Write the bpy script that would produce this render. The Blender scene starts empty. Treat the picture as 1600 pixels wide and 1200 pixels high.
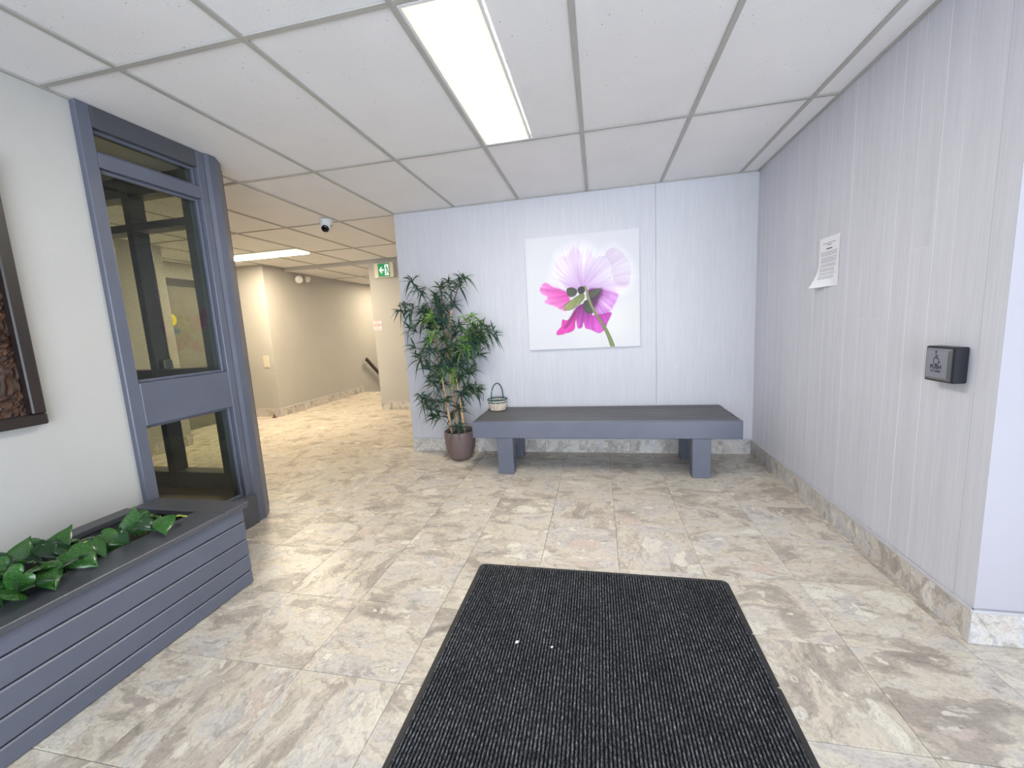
import bpy, bmesh, math, random
import numpy as np
from mathutils import Vector, Matrix, noise
random.seed(7)
S = bpy.context.scene
COL = S.collection
H = 2.352            # ceiling height

# ------------------------------------------------------------------ camera
cam_d = bpy.data.cameras.new('camera'); cam = bpy.data.objects.new('camera', cam_d); COL.objects.link(cam)
cam_d.sensor_width = 36; cam_d.lens = 14.4285; cam_d.clip_start = 0.02
r_ = Vector((0.97775298, 0.20287424, -0.05330241)); u_ = Vector((0.02352311, 0.14645981, 0.9889369)); w_ = Vector((-0.20843648, 0.96818984, -0.13842928))
M = Matrix((( r_.x, u_.x, -w_.x, 0), (r_.y, u_.y, -w_.y, 0), (r_.z, u_.z, -w_.z, 1.2209), (0, 0, 0, 1)))
cam.matrix_world = M
S.camera = cam
# ------------------------------------------------------------------ view / world / lights
S.view_settings.view_transform = 'Standard'; S.view_settings.look = 'None'
S.view_settings.gamma = 1; S.view_settings.use_curve_mapping = False
S.view_settings.exposure = 1.08
world = bpy.data.worlds.new('world'); S.world = world; world.use_nodes = True
world.node_tree.nodes['Background'].inputs[0].default_value = (0.75, 0.85, 1.0, 1)
world.node_tree.nodes['Background'].inputs[1].default_value = 1.2
def area(name, loc, rot, sx, sy, power, color):
    d = bpy.data.lights.new(name, 'AREA'); d.shape = 'RECTANGLE'; d.size = sx; d.size_y = sy; d.energy = power; d.color = color
    o = bpy.data.objects.new(name, d); COL.objects.link(o); o.location = loc; o.rotation_euler = rot
    return o
DAY = 175.0
area('daylight_through_entrance', (0.9, -3.2, 0.85), (math.radians(101), 0, math.radians(4)), 5.0, 2.2, DAY, (0.79, 0.85, 1.0))
LAMP_MAIN = 19.0
LAMP_HALL = 50.0

# ------------------------------------------------------------------ materials
def mat(name, color, rough=0.5, metal=0.0, spec=0.5):
    m = bpy.data.materials.new(name); m.use_nodes = True
    b = m.node_tree.nodes['Principled BSDF']
    b.inputs['Base Color'].default_value = (*color, 1); b.inputs['Roughness'].default_value = rough
    b.inputs['Metallic'].default_value = metal; b.inputs['Specular IOR Level'].default_value = spec
    return m
def srgb(r, g, b):
    f = lambda c: (c/255/12.92) if c/255 <= 0.04045 else ((c/255+0.055)/1.055)**2.4
    return (f(r), f(g), f(b))
class NT:
    def __init__(s, m): s.m = m; s.t = m.node_tree; s.b = s.t.nodes['Principled BSDF']
    def n(s, typ, **kw):
        x = s.t.nodes.new(typ)
        for k, v in kw.items():
            if hasattr(x, k): setattr(x, k, v)
            else: x.inputs[k].default_value = v
        return x
    def l(s, a, b): s.t.links.new(a, b)
    def coords(s, scale=(1,1,1), rnd=False):
        tc = s.n('ShaderNodeTexCoord'); mp = s.n('ShaderNodeMapping'); mp.inputs['Scale'].default_value = scale
        s.l(tc.outputs['Object'], mp.inputs['Vector'])
        if rnd:
            oi = s.n('ShaderNodeObjectInfo'); mu = s.n('ShaderNodeVectorMath', operation='MULTIPLY_ADD')
            cv = s.n('ShaderNodeCombineXYZ')
            s.l(oi.outputs['Random'], cv.inputs[0]); 
            m2 = s.n('ShaderNodeMath', operation='MULTIPLY'); m2.inputs[1].default_value = 7.31; s.l(oi.outputs['Random'], m2.inputs[0])
            s.l(m2.outputs[0], cv.inputs[1]); s.l(m2.outputs[0], cv.inputs[2])
            mu.inputs[1].default_value = (60, 60, 60)
            s.l(cv.outputs[0], mu.inputs[0]); s.l(mp.outputs[0], mu.inputs[2])
            return mu.outputs[0]
        return mp.outputs[0]
    def noise(s, vec, scale, detail=4, rough=0.5, dist=0.0):
        x = s.n('ShaderNodeTexNoise'); x.inputs['Scale'].default_value = scale; x.inputs['Detail'].default_value = detail
        x.inputs['Roughness'].default_value = rough; x.inputs['Distortion'].default_value = dist
        s.l(vec, x.inputs['Vector']); return x
    def ramp(s, fac, stops):
        x = s.n('ShaderNodeValToRGB'); e = x.color_ramp.elements
        while len(e) < len(stops): e.new(0.5)
        for i, (p, c) in enumerate(stops): e[i].position = p; e[i].color = (*c, 1)
        s.l(fac, x.inputs[0]); return x
    def mix(s, fac, a, b, mode='MIX'):
        x = s.n('ShaderNodeMix', data_type='RGBA', blend_type=mode)
        if isinstance(fac, (int, float)): x.inputs[0].default_value = fac
        else: s.l(fac, x.inputs[0])
        for v, i in ((a, 6), (b, 7)):
            if isinstance(v, tuple): x.inputs[i].default_value = (*v, 1)
            else: s.l(v, x.inputs[i])
        return x.outputs[2]
    def bump(s, h, strength, dist=0.002):
        x = s.n('ShaderNodeBump'); x.inputs['Strength'].default_value = strength; x.inputs['Distance'].default_value = dist
        s.l(h, x.inputs['Height']); s.l(x.outputs[0], s.b.inputs['Normal'])

def painted(name, color, var=0.06, bumpscale=60, bumpstr=0.15, rough=0.55, stretch=(1,1,1), rnd=False):
    m = mat(name, color, rough); t = NT(m); v = t.coords(stretch, rnd)
    n1 = t.noise(v, 2.2, 5, 0.6)
    c2 = tuple(max(0, c*(1-var*2)) for c in color); c3 = tuple(min(1, c*(1+var)) for c in color)
    r = t.ramp(n1.outputs['Fac'], [(0.3, c2), (0.7, c3)]); t.l(r.outputs[0], t.b.inputs['Base Color'])
    n2 = t.noise(v, bumpscale, 3, 0.6); t.bump(n2.outputs['Fac'], bumpstr)
    return m

def stone(name, tint=(1,1,1), scale=1.0, rough=0.32, dark=1.0):
    m = mat(name, (0.5,0.5,0.5), rough); t = NT(m)
    v = t.coords((scale*1.0, scale*1.55, scale), True)
    # warp the coordinates so the clasts look torn and swirled
    wn = t.noise(v, 5, 4, 0.6)
    sub = t.n('ShaderNodeVectorMath', operation='SUBTRACT'); t.l(wn.outputs['Color'], sub.inputs[0]); sub.inputs[1].default_value = (.5,.5,.5)
    ma = t.n('ShaderNodeVectorMath', operation='MULTIPLY_ADD'); t.l(sub.outputs[0], ma.inputs[0]); ma.inputs[1].default_value = (.30,.30,.30); t.l(v, ma.inputs[2])
    w = ma.outputs[0]
    T = lambda c: tuple(a*b*dark for a, b in zip(srgb(*c), tint))
    base = t.noise(w, 2.6, 7, 0.66, 0.9)
    c = t.ramp(base.outputs['Fac'], [(0.30, T((158,149,140))), (0.42, T((184,175,165))), (0.50, T((220,211,196))), (0.58, T((210,206,203))), (0.66, T((180,173,165))), (0.76, T((234,227,212)))]).outputs[0]
    vn = t.noise(w, 9, 6, 0.72, 2.2)
    for k_, (sc, lo_) in enumerate(((3.6, 0.50), (7.0, 0.50), (15.0, 0.62))):
        vo = t.n('ShaderNodeTexVoronoi'); vo.inputs['Scale'].default_value = sc; vo.inputs['Randomness'].default_value = 1.0; t.l(w, vo.inputs['Vector'])
        sep = t.n('ShaderNodeSeparateColor'); t.l(vo.outputs['Color'], sep.inputs[0])
        pick = t.ramp(sep.outputs[0], [(lo_, (0,0,0)), (lo_+.3, (1,1,1))])
        ds = t.n('ShaderNodeMath', operation='MULTIPLY_ADD'); t.l(vn.outputs['Fac'], ds.inputs[0]); ds.inputs[1].default_value = .55; t.l(vo.outputs['Distance'], ds.inputs[2])
        near = t.ramp(ds.outputs[0], [(0.58, (1,1,1)), (0.69, (0,0,0))])
        mk = t.n('ShaderNodeMath', operation='MULTIPLY'); t.l(pick.outputs[0], mk.inputs[0]); t.l(near.outputs[0], mk.inputs[1])
        mk2 = t.n('ShaderNodeMath', operation='MULTIPLY'); t.l(mk.outputs[0], mk2.inputs[0]); mk2.inputs[1].default_value = 0.85
        clast = t.ramp(sep.outputs[1], [(0.15, T((238,234,222))), (0.4, T((224,219,212))), (0.6, T((236,229,215))), (0.75, T((196,190,186))), (0.95, T((218,200,188)))]).outputs[0]
        c = t.mix(mk2.outputs[0], c, clast)
        # a thin torn rim round each pale clast
        rim = t.ramp(ds.outputs[0], [(0.60, (0,0,0)), (0.655, (1,1,1)), (0.70, (0,0,0))])
        rk = t.n('ShaderNodeMath', operation='MULTIPLY'); t.l(pick.outputs[0], rk.inputs[0]); t.l(rim.outputs[0], rk.inputs[1])
        rk2 = t.n('ShaderNodeMath', operation='MULTIPLY'); t.l(rk.outputs[0], rk2.inputs[0]); rk2.inputs[1].default_value = .28
        c = t.mix(rk2.outputs[0], c, T((128,119,110)))
    vr = t.ramp(vn.outputs['Fac'], [(0.34, (1,1,1)), (0.47, (0,0,0))])
    fm = t.n('ShaderNodeMath', operation='MULTIPLY'); t.l(vr.outputs[0], fm.inputs[0])
    fn = t.noise(v, 4, 2); t.l(fn.outputs['Fac'], fm.inputs[1])
    c = t.mix(fm.outputs[0], c, T((128,119,111)))
    vf = t.noise(w, 24, 5, 0.75, 1.8); vfr = t.ramp(vf.outputs['Fac'], [(0.34, (0.80,0.79,0.78)), (0.47, (1,1,1)), (0.60, (1,1,1)), (0.70, (1.06,1.055,1.04))])
    c = t.mix(1.0, c, vfr.outputs[0], 'MULTIPLY')
    fine = t.noise(v, 60, 4, 0.7); fr = t.ramp(fine.outputs['Fac'], [(0.3, (0.86,0.86,0.86)), (0.7, (1.06,1.06,1.06))])
    c = t.mix(1.0, c, fr.outputs[0], 'MULTIPLY')
    t.l(c, t.b.inputs['Base Color'])
    t.bump(vn.outputs['Fac'], 0.12, 0.002)
    rr = t.ramp(base.outputs['Fac'], [(0.3, (rough+.14,)*3), (0.7, (rough-.04,)*3)]); t.l(rr.outputs[0], t.b.inputs['Roughness'])
    return m

MT = {}
MT['tile'] = stone('stone_look_tile', tint=(1.0, 0.975, 0.93))
MT['basetile'] = stone('baseboard_stone', tint=(0.95,0.96,1.0), scale=1.5, dark=1.0, rough=.4)
MT['grout'] = mat('dark_joint', srgb(110,104,98), 0.8)
MT['cap'] = painted('cap_strip_paint', srgb(196,194,196))
# ceiling tile with pits and fissures
m = mat('mineral_fibre_ceiling', srgb(216,214,214), 0.9, spec=0.1); t = NT(m); v = t.coords((1,1,1), True)
vo = t.n('ShaderNodeTexVoronoi'); vo.inputs['Scale'].default_value = 34; t.l(v, vo.inputs['Vector'])
dn = t.noise(v, 5, 2)
sp = t.n('ShaderNodeSeparateColor'); t.l(vo.outputs['Color'], sp.inputs[0])
th = t.n('ShaderNodeMath', operation='MULTIPLY'); th.inputs[1].default_value = 0.19; t.l(sp.outputs[0], th.inputs[0])
th2 = t.n('ShaderNodeMath', operation='MULTIPLY'); t.l(dn.outputs['Fac'], th2.inputs[0]); t.l(th.outputs[0], th2.inputs[1])
lt = t.n('ShaderNodeMath', operation='LESS_THAN'); t.l(vo.outputs['Distance'], lt.inputs[0]); t.l(th2.outputs[0], lt.inputs[1])
pit = t.mix(lt.outputs[0], srgb(236,234,234), srgb(168,165,164))
n3 = t.noise(v, 3, 4); pr = t.ramp(n3.outputs['Fac'], [(0.3,(0.96,0.96,0.96)),(0.7,(1,1,1))])
t.l(t.mix(1.0, pit, pr.outputs[0], 'MULTIPLY'), t.b.inputs['Base Color'])
n4 = t.noise(v, 120, 3); t.bump(n4.outputs['Fac'], 0.4, 0.002)
MT['ceil'] = m
MT['tbar'] = painted('grid_bar_paint', srgb(176,174,168), rough=0.45, bumpstr=.02)
MT['plaster'] = painted('white_stipple_plaster', srgb(196,194,189), var=0.015, bumpscale=90, bumpstr=0.35, rough=0.8)
MT['hallwall'] = painted('hall_wall_paint', srgb(184,181,176), var=0.02, bumpscale=80, bumpstr=0.1, rough=0.7)
MT['smooth'] = painted('smooth_lavender_wall', srgb(184,180,186), var=0.015, bumpscale=80, bumpstr=0.1, rough=0.6)
def grainy(name, color, streak, rough):
    m = mat(name, color, rough); t = NT(m); v = t.coords((14, 14, 0.55), True)
    a = t.noise(v, 1.6, 6, 0.65, 0.4); b = t.noise(v, 9, 3, 0.6)
    d = tuple(c*(1-streak) for c in color); l = tuple(min(1, c*(1+streak*.6)) for c in color)
    r = t.ramp(a.outputs['Fac'], [(0.3, d), (0.55, color), (0.75, l)])
    r2 = t.ramp(b.outputs['Fac'], [(0.35, (0.95,0.95,0.95)), (0.65, (1.02,1.02,1.02))])
    t.l(t.mix(1.0, r.outputs[0], r2.outputs[0], 'MULTIPLY'), t.b.inputs['Base Color'])
    t.bump(b.outputs['Fac'], 0.18, 0.002); return m
MT['panel'] = grainy('painted_wood_panel', srgb(201,200,205), 0.028, 0.5)
MT['plank'] = grainy('painted_wood_plank', srgb(209,209,217), 0.07, 0.55)
MT['gap'] = mat('plank_joint_highlight', srgb(240,240,246), 0.6)  # pale colour stands in for the light caught in the plank grooves
def greypaint(name, c, rough):
    m = mat(name, c, rough); t = NT(m); v = t.coords((1,1,1), True)
    a = t.noise(v, 3, 5, 0.6); r = t.ramp(a.outputs['Fac'], [(0.3, tuple(x*.9 for x in c)), (0.7, tuple(x*1.08 for x in c))])
    t.l(r.outputs[0], t.b.inputs['Base Color']); b = t.noise(v, 45, 4, 0.6); t.bump(b.outputs['Fac'], 0.12, 0.002); return m
MT['grey'] = greypaint('blue_grey_gloss_paint', srgb(98,102,116), 0.38)
MT['greydark'] = greypaint('dark_grey_gloss_paint', srgb(82,83,89), 0.34)
MT['benchtop'] = greypaint('shaded_bench_top_paint', srgb(86,84,87), 0.45)  # same paint as the front; the top's duller light is put into the colour
MT['slot'] = mat('dark_carcass_paint', srgb(50,52,60), 0.7)  # dark colour of the planter carcass behind the slats
MT['darkframe'] = greypaint('charcoal_frame_paint', srgb(62,61,66), 0.4)
def glassy(name, tint, gl):
    m = bpy.data.materials.new(name); m.use_nodes = True; nt = m.node_tree; nt.nodes.clear()
    o = nt.nodes.new('ShaderNodeOutputMaterial'); tr = nt.nodes.new('ShaderNodeBsdfTransparent'); tr.inputs[0].default_value = (*tint, 1)
    g = nt.nodes.new('ShaderNodeBsdfGlossy'); g.inputs['Roughness'].default_value = 0.0
    f = nt.nodes.new('ShaderNodeLayerWeight'); f.inputs[0].default_value = 0.5
    pw = nt.nodes.new('ShaderNodeMath'); pw.operation = 'POWER'; pw.inputs[1].default_value = 5.0; nt.links.new(f.outputs['Facing'], pw.inputs[0])
    mu = nt.nodes.new('ShaderNodeMath'); mu.operation = 'MULTIPLY_ADD'; mu.inputs[1].default_value = 0.9; mu.inputs[2].default_value = gl
    mx = nt.nodes.new('ShaderNodeMixShader')
    nt.links.new(pw.outputs[0], mu.inputs[0]); nt.links.new(mu.outputs[0], mx.inputs[0]); nt.links.new(tr.outputs[0], mx.inputs[1]); nt.links.new(g.outputs[0], mx.inputs[2]); nt.links.new(mx.outputs[0], o.inputs[0])
    return m
MT['glass'] = glassy('tinted_pane_glass', (0.93, 0.95, 0.87), 0.03)
MT['clear'] = glassy('clear_pane_glass', (0.96, 0.98, 0.97), 0.02)
MT['wire'] = mat('wire_mesh', srgb(90,92,80), 0.5, 0.5)
MT['brown'] = painted('brown_sill_board', srgb(112,92,70))
def emis(name, color, strength):
    m = mat(name, tuple(c*.6 for c in color), 0.5); b = m.node_tree.nodes['Principled BSDF']
    b.inputs['Emission Color'].default_value = (*color, 1); b.inputs['Emission Strength'].default_value = strength; return m
def diffuser(name, axis, half, edge, core, es, cs, half2):
    m = mat(name, (0.25,0.25,0.22), 0.4); t = NT(m); tc = t.n('ShaderNodeTexCoord'); sx = t.n('ShaderNodeSeparateXYZ'); t.l(tc.outputs['Object'], sx.inputs[0])
    ab = t.n('ShaderNodeMath', operation='ABSOLUTE'); t.l(sx.outputs[axis], ab.inputs[0])
    dv = t.n('ShaderNodeMath', operation='DIVIDE'); dv.inputs[1].default_value = half; t.l(ab.outputs[0], dv.inputs[0])
    ae = t.n('ShaderNodeMath', operation='ABSOLUTE'); t.l(sx.outputs[1-axis], ae.inputs[0])
    de = t.n('ShaderNodeMath', operation='MULTIPLY_ADD'); t.l(ae.outputs[0], de.inputs[0]); de.inputs[1].default_value = 6.0; de.inputs[2].default_value = 1.0-6.0*half2
    mxe = t.n('ShaderNodeMath', operation='MAXIMUM'); t.l(dv.outputs[0], mxe.inputs[0]); t.l(de.outputs[0], mxe.inputs[1])
    r = t.ramp(mxe.outputs[0], [(0.80, core), (0.97, edge)]); t.l(r.outputs[0], t.b.inputs['Emission Color'])
    mr = t.n('ShaderNodeMapRange'); mr.inputs[1].default_value = .78; mr.inputs[2].default_value = .97; mr.inputs[3].default_value = cs; mr.inputs[4].default_value = es
    t.l(mxe.outputs[0], mr.inputs[0]); t.l(mr.outputs[0], t.b.inputs['Emission Strength']); return m
MT['lamp1'] = diffuser('fluorescent_diffuser', 0, 0.128, (1,.97,.62), (1,.96,.86), 0.46, LAMP_MAIN, 0.573)
MT['lamp2'] = diffuser('hall_diffuser', 1, 0.13, (1,.93,.65), (1,.84,.60), 0.8, LAMP_HALL, 0.587)
MT['lamp3'] = diffuser('stair_diffuser', 1, 0.13, (1,.93,.65), (1,.84,.60), 0.8, LAMP_HALL*.6, 0.587)
MT['white'] = mat('white_enamel', srgb(225,225,225), 0.4)
MT['cream'] = mat('cream_plastic', srgb(214,206,188), 0.5)
MT['black'] = mat('black_plastic', srgb(22,24,32), 0.35)
MT['lens'] = mat('camera_lens_black', (0.004,0.004,0.005), 0.12)
MT['steel'] = mat('brushed_steel', srgb(170,170,172), 0.28, 1.0)
MT['ink'] = mat('dark_print', srgb(38,40,48), 0.6)
MT['greyink'] = mat('faint_print', srgb(150,152,160), 0.8)
MT['paper'] = mat('white_paper', srgb(238,238,242), 0.8)
MT['red'] = mat('red_print', srgb(205,95,88), 0.6)
MT['exitgreen'] = emis('exit_green', srgb(10,150,95), 0.22)
MT['exitwhite'] = emis('exit_white', (0.75,0.95,0.88), 0.35)
MT['door'] = greypaint('dull_grey_door_paint', srgb(120,118,112), 0.5)
MT['yellow'] = mat('yellow_sticker', srgb(214,205,60), 0.5)
MT['blue'] = mat('blue_sticker', srgb(70,95,130), 0.5)
MT['rail'] = mat('dark_brown_handrail', srgb(60,52,50), 0.4)
MT['artframe'] = greypaint('espresso_wood_frame', srgb(46,38,34), 0.4)
m = mat('brown_fibre_relief', srgb(90,60,40), 0.6); t = NT(m); v = t.coords((1,1,1))
a = t.noise(v, 14, 6, 0.7, 2.5); b = t.noise(v, 4, 3)
c = t.ramp(a.outputs['Fac'], [(0.3, srgb(34,24,18)), (0.5, srgb(84,56,38)), (0.62, srgb(128,84,52)), (0.75, srgb(176,128,84))])
c2 = t.ramp(b.outputs['Fac'], [(0.45, (0.5,0.5,0.5)), (0.65, (1.1,1.0,0.9))])
t.l(t.mix(1.0, c.outputs[0], c2.outputs[0], 'MULTIPLY'), t.b.inputs['Base Color']); MT['relief'] = m
m = mat('terracotta_brown_pot', srgb(112,94,92), 0.5); t = NT(m); v = t.coords(); a = t.noise(v, 200, 2); t.bump(a.outputs['Fac'], .1, .001); MT['pot'] = m
m = mat('potting_soil', srgb(42,34,28), 0.95); t = NT(m); v = t.coords(); a = t.noise(v, 60, 4, .7); c = t.ramp(a.outputs['Fac'], [(.35, srgb(26,20,16)), (.7, srgb(78,62,48))]); t.l(c.outputs[0], t.b.inputs['Base Color']); t.bump(a.outputs['Fac'], .8, .01); MT['soil'] = m
m = mat('bamboo_cane', srgb(190,150,112), 0.45); t = NT(m); v = t.coords((8,8,1)); a = t.noise(v, 3, 4); c = t.ramp(a.outputs['Fac'], [(.3, srgb(168,122,86)), (.6, srgb(206,170,130)), (.8, srgb(218,190,150))]); t.l(c.outputs[0], t.b.inputs['Base Color']); MT['cane'] = m
def leafmat(name, a, b, rough, scale=30):
    m = mat(name, a, rough); t = NT(m); v = t.coords((1,1,1), True); n = t.noise(v, scale, 3); r = t.ramp(n.outputs['Fac'], [(.35, a), (.65, b)])
    t.l(r.outputs[0], t.b.inputs['Base Color']); return m
MT['leaf1'] = leafmat('dark_bamboo_leaf', srgb(30,52,38), srgb(62,90,58), .4)
MT['leaf2'] = leafmat('bright_bamboo_leaf', srgb(88,132,58), srgb(128,168,72), .4)
MT['leaf3'] = leafmat('blue_green_bamboo_leaf', srgb(40,66,56), srgb(52,84,72), .4)  # blue-green leaf tone, given to every third spray
MT['twig'] = mat('brown_twig', srgb(74,66,50), .6)
m = leafmat('variegated_vine_leaf', srgb(34,78,34), srgb(58,104,44), .22, 16)
t = NT(m); v = t.coords((1,1,1), True); n = t.noise(v, 45, 3, .5, 1); f = t.ramp(n.outputs['Fac'], [(.64, (0,0,0)), (.68, (1,1,1))])
old = t.b.inputs['Base Color'].links[0].from_socket
t.l(t.mix(f.outputs[0], old, srgb(150,172,88)), t.b.inputs['Base Color']); MT['vine'] = m
MT['vinelime'] = leafmat('lime_vine_leaf', srgb(130,165,60), srgb(190,205,110), .25, 30)
MT['vinedark'] = leafmat('dark_vine_leaf', srgb(28,58,34), srgb(40,76,42), .22, 20)
MT['vinestem'] = mat('vine_stem', srgb(84,110,50), .5)
MT['teal'] = mat('teal_dyed_cane', srgb(28,84,92), .45)
m = mat('natural_wicker', srgb(226,210,186), .6); t = NT(m); v = t.coords((1,1,1)); n = t.noise(v, 40, 3); r = t.ramp(n.outputs['Fac'], [(.3, srgb(212,184,154)), (.55, srgb(236,224,204)), (.8, srgb(240,236,226))]); t.l(r.outputs[0], t.b.inputs['Base Color']); MT['wicker'] = m
# mat pile: charcoal with pale flecks along the ribs
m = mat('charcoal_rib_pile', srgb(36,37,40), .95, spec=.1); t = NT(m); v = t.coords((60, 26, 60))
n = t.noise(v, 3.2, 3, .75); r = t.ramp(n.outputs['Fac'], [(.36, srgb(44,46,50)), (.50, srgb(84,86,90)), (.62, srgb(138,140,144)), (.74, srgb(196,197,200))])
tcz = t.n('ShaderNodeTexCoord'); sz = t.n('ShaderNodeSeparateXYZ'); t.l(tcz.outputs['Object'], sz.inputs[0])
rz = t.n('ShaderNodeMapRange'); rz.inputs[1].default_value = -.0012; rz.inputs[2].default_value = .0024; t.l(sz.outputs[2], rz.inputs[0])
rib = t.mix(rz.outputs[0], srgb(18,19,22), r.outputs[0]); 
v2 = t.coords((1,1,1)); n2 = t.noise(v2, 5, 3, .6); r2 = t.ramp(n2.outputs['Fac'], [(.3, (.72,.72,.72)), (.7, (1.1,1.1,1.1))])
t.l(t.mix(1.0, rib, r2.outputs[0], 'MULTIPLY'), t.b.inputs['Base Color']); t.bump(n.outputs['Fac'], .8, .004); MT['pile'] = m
MT['rubber'] = mat('mat_rubber_edge', srgb(46,45,44), .6)

# ------------------------------------------------------------------ mesh helpers
WL = {}   # world location per object name
def wloc(o): return WL.get(o.name, Vector((0,0,0)))
def link_obj(name, me, material, parent=None, center=True, at=None):
    if at is None:
        if center and len(me.vertices):
            co = np.empty(len(me.vertices)*3, dtype=np.float32); me.vertices.foreach_get('co', co); co = co.reshape(-1, 3)
            c = (co.min(0)+co.max(0))/2; co -= c; me.vertices.foreach_set('co', co.ravel()); at = Vector([float(x) for x in c])
        else: at = Vector((0,0,0))
    o = bpy.data.objects.new(name, me); COL.objects.link(o)
    WL[o.name] = Vector(at)
    if material is not None:
        if not me.materials: me.materials.append(material)
    if parent is not None:
        o.parent = parent; o.location = Vector(at)-wloc(parent)
    else: o.location = at
    return o
def B(): return bmesh.new()
def done(bm, name, material, parent=None, smooth=False, **kw):
    me = bpy.data.meshes.new(name); bm.to_mesh(me); bm.free()
    if smooth: me.polygons.foreach_set('use_smooth', [True]*len(me.polygons))
    return link_obj(name, me, material, parent, **kw)
def bx(bm, lo, hi, bev=0.0, mi=0):
    lo = Vector(lo); hi = Vector(hi); c = (lo+hi)/2; s = hi-lo
    r = bmesh.ops.create_cube(bm, size=1.0, matrix=Matrix.Translation(c) @ Matrix.Diagonal((s.x, s.y, s.z, 1)))
    vs = r['verts']
    if bev > 0:
        es = list({e for v in vs for e in v.link_edges})
        bmesh.ops.bevel(bm, geom=es, offset=bev, segments=1, profile=.5, affect='EDGES')
def box(name, lo, hi, material, parent=None, bev=0.002):
    bm = B(); bx(bm, lo, hi, bev); return done(bm, name, material, parent)
def tube(bm, pts, rad, n=8, cap=True):
    pts = [Vector(p) for p in pts]; rings = []
    if isinstance(rad, (int, float)): rad = [rad]*len(pts)
    up = Vector((0.13, 0.31, 0.94))
    for i, p in enumerate(pts):
        d = (pts[min(i+1, len(pts)-1)]-pts[max(i-1, 0)]).normalized()
        a = d.cross(up)
        if a.length < 0.05: a = d.cross(Vector((1,0,0)))
        a.normalize(); b = d.cross(a)
        rings.append([bm.verts.new(p+(a*math.cos(2*math.pi*k/n)+b*math.sin(2*math.pi*k/n))*rad[i]) for k in range(n)])
    for i in range(len(rings)-1):
        for k in range(n):
            bm.faces.new((rings[i][k], rings[i][(k+1)%n], rings[i+1][(k+1)%n], rings[i+1][k]))
    if cap: bm.faces.new(rings[0][::-1]); bm.faces.new(rings[-1])
def lathe(bm, prof, c, n=32, axis=None):
    rings = []
    for r, z in prof:
        rings.append([bm.verts.new((c[0]+r*math.cos(2*math.pi*k/n), c[1]+r*math.sin(2*math.pi*k/n), c[2]+z)) for k in range(n)])
    for i in range(len(rings)-1):
        for k in range(n):
            bm.faces.new((rings[i][k], rings[i][(k+1)%n], rings[i+1][(k+1)%n], rings[i+1][k]))
    return rings
def prism(bm, poly, z0, z1):
    a = [bm.verts.new((x, y, z0)) for x, y in poly]; b = [bm.verts.new((x, y, z1)) for x, y in poly]
    bm.faces.new(a[::-1]); bm.faces.new(b)
    for i in range(len(poly)):
        j = (i+1)%len(poly); bm.faces.new((a[i], a[j], b[j], b[i]))
def empty(name, loc, label=None, cat=None, group=None, kind=None):
    o = bpy.data.objects.new(name, None); COL.objects.link(o); o.location = loc; o.empty_display_size = .1; WL[o.name] = Vector(loc)
    return tag(o, label, cat, group, kind)
def tag(o, label=None, cat=None, group=None, kind=None):
    if label: o['label'] = label
    if cat: o['category'] = cat
    if group: o['group'] = group
    if kind: o['kind'] = kind
    return o
def text_mesh(s, size, matrix, name, material, parent, bold=0.0):
    cu = bpy.data.curves.new(name, 'FONT'); cu.body = s; cu.size = size; cu.align_x = 'CENTER'; cu.extrude = 0.0002; cu.offset = bold
    o = bpy.data.objects.new('tmp', cu)
    me = bpy.data.meshes.new_from_object(o); me.name = name; me.transform(matrix)
    bpy.data.objects.remove(o); bpy.data.curves.remove(cu)
    me.materials.clear()
    return link_obj(name, me, material, parent)

STR = 'structure'
# ------------------------------------------------------------------ FLOOR: 16-inch stone-look tiles
floor = empty('floor', (0,0,0), 'floor of cream and grey stone-look tiles', kind=STR)
P = 0.395; XJ = 0.865; YJ = 1.955
tm = bpy.data.meshes.new('floor_tile')
h = P/2-0.0007
v = [(-h,-h,-.012),(h,-h,-.012),(h,h,-.012),(-h,h,-.012),(-h,-h,-.0012),(h,-h,-.0012),(h,h,-.0012),(-h,h,-.0012)]
k = h-0.0012
v += [(-k,-k,0),(k,-k,0),(k,k,0),(-k,k,0)]
f = [(8,9,10,11)]+[(a,(a+1)%4,(a+1)%4+4,a+4) for a in range(4)]+[(a+4,(a+1)%4+4,(a+1)%4+8,a+8) for a in range(4)]
tm.from_pydata(v, [], f); tm.materials.append(MT['tile'])
rest = B(); ntile = 0
for jy in range(-9, 15):
    for jx in range(-17, 6):
        cx, cy = XJ+(jx+.5)*P, YJ+(jy+.5)*P
        if cx > 1.5 and cy > 1.7: continue
        if cx > -1.7 and cy > 4.05: continue
        if cy > 5.9 and cx < -5.15: continue
        vis = True
        if cx < -2.5 and cy < 2.0: vis = False
        if cy < 0.35: vis = False
        if cx > 1.9: vis = False
        if cx > -2.3 and cy > 5.2: vis = False
        if vis:
            o = bpy.data.objects.new('floor_tile', tm); COL.objects.link(o); o.parent = floor; o.location = (cx, cy, 0)
            o.rotation_euler = (0, 0, random.choice([0,0,0,math.pi/2,math.pi,math.pi])); ntile += 1
        else:
            bx(rest, (cx-h, cy-h, -.012), (cx+h, cy+h, 0))
o = done(rest, 'outlying_tiles', MT['tile'], floor); o['kind'] = 'stuff'
box('floor_bed', (-6, -1.7, -.09), (3.1, 7.88, -.012), MT['grout'], floor, 0)

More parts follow.
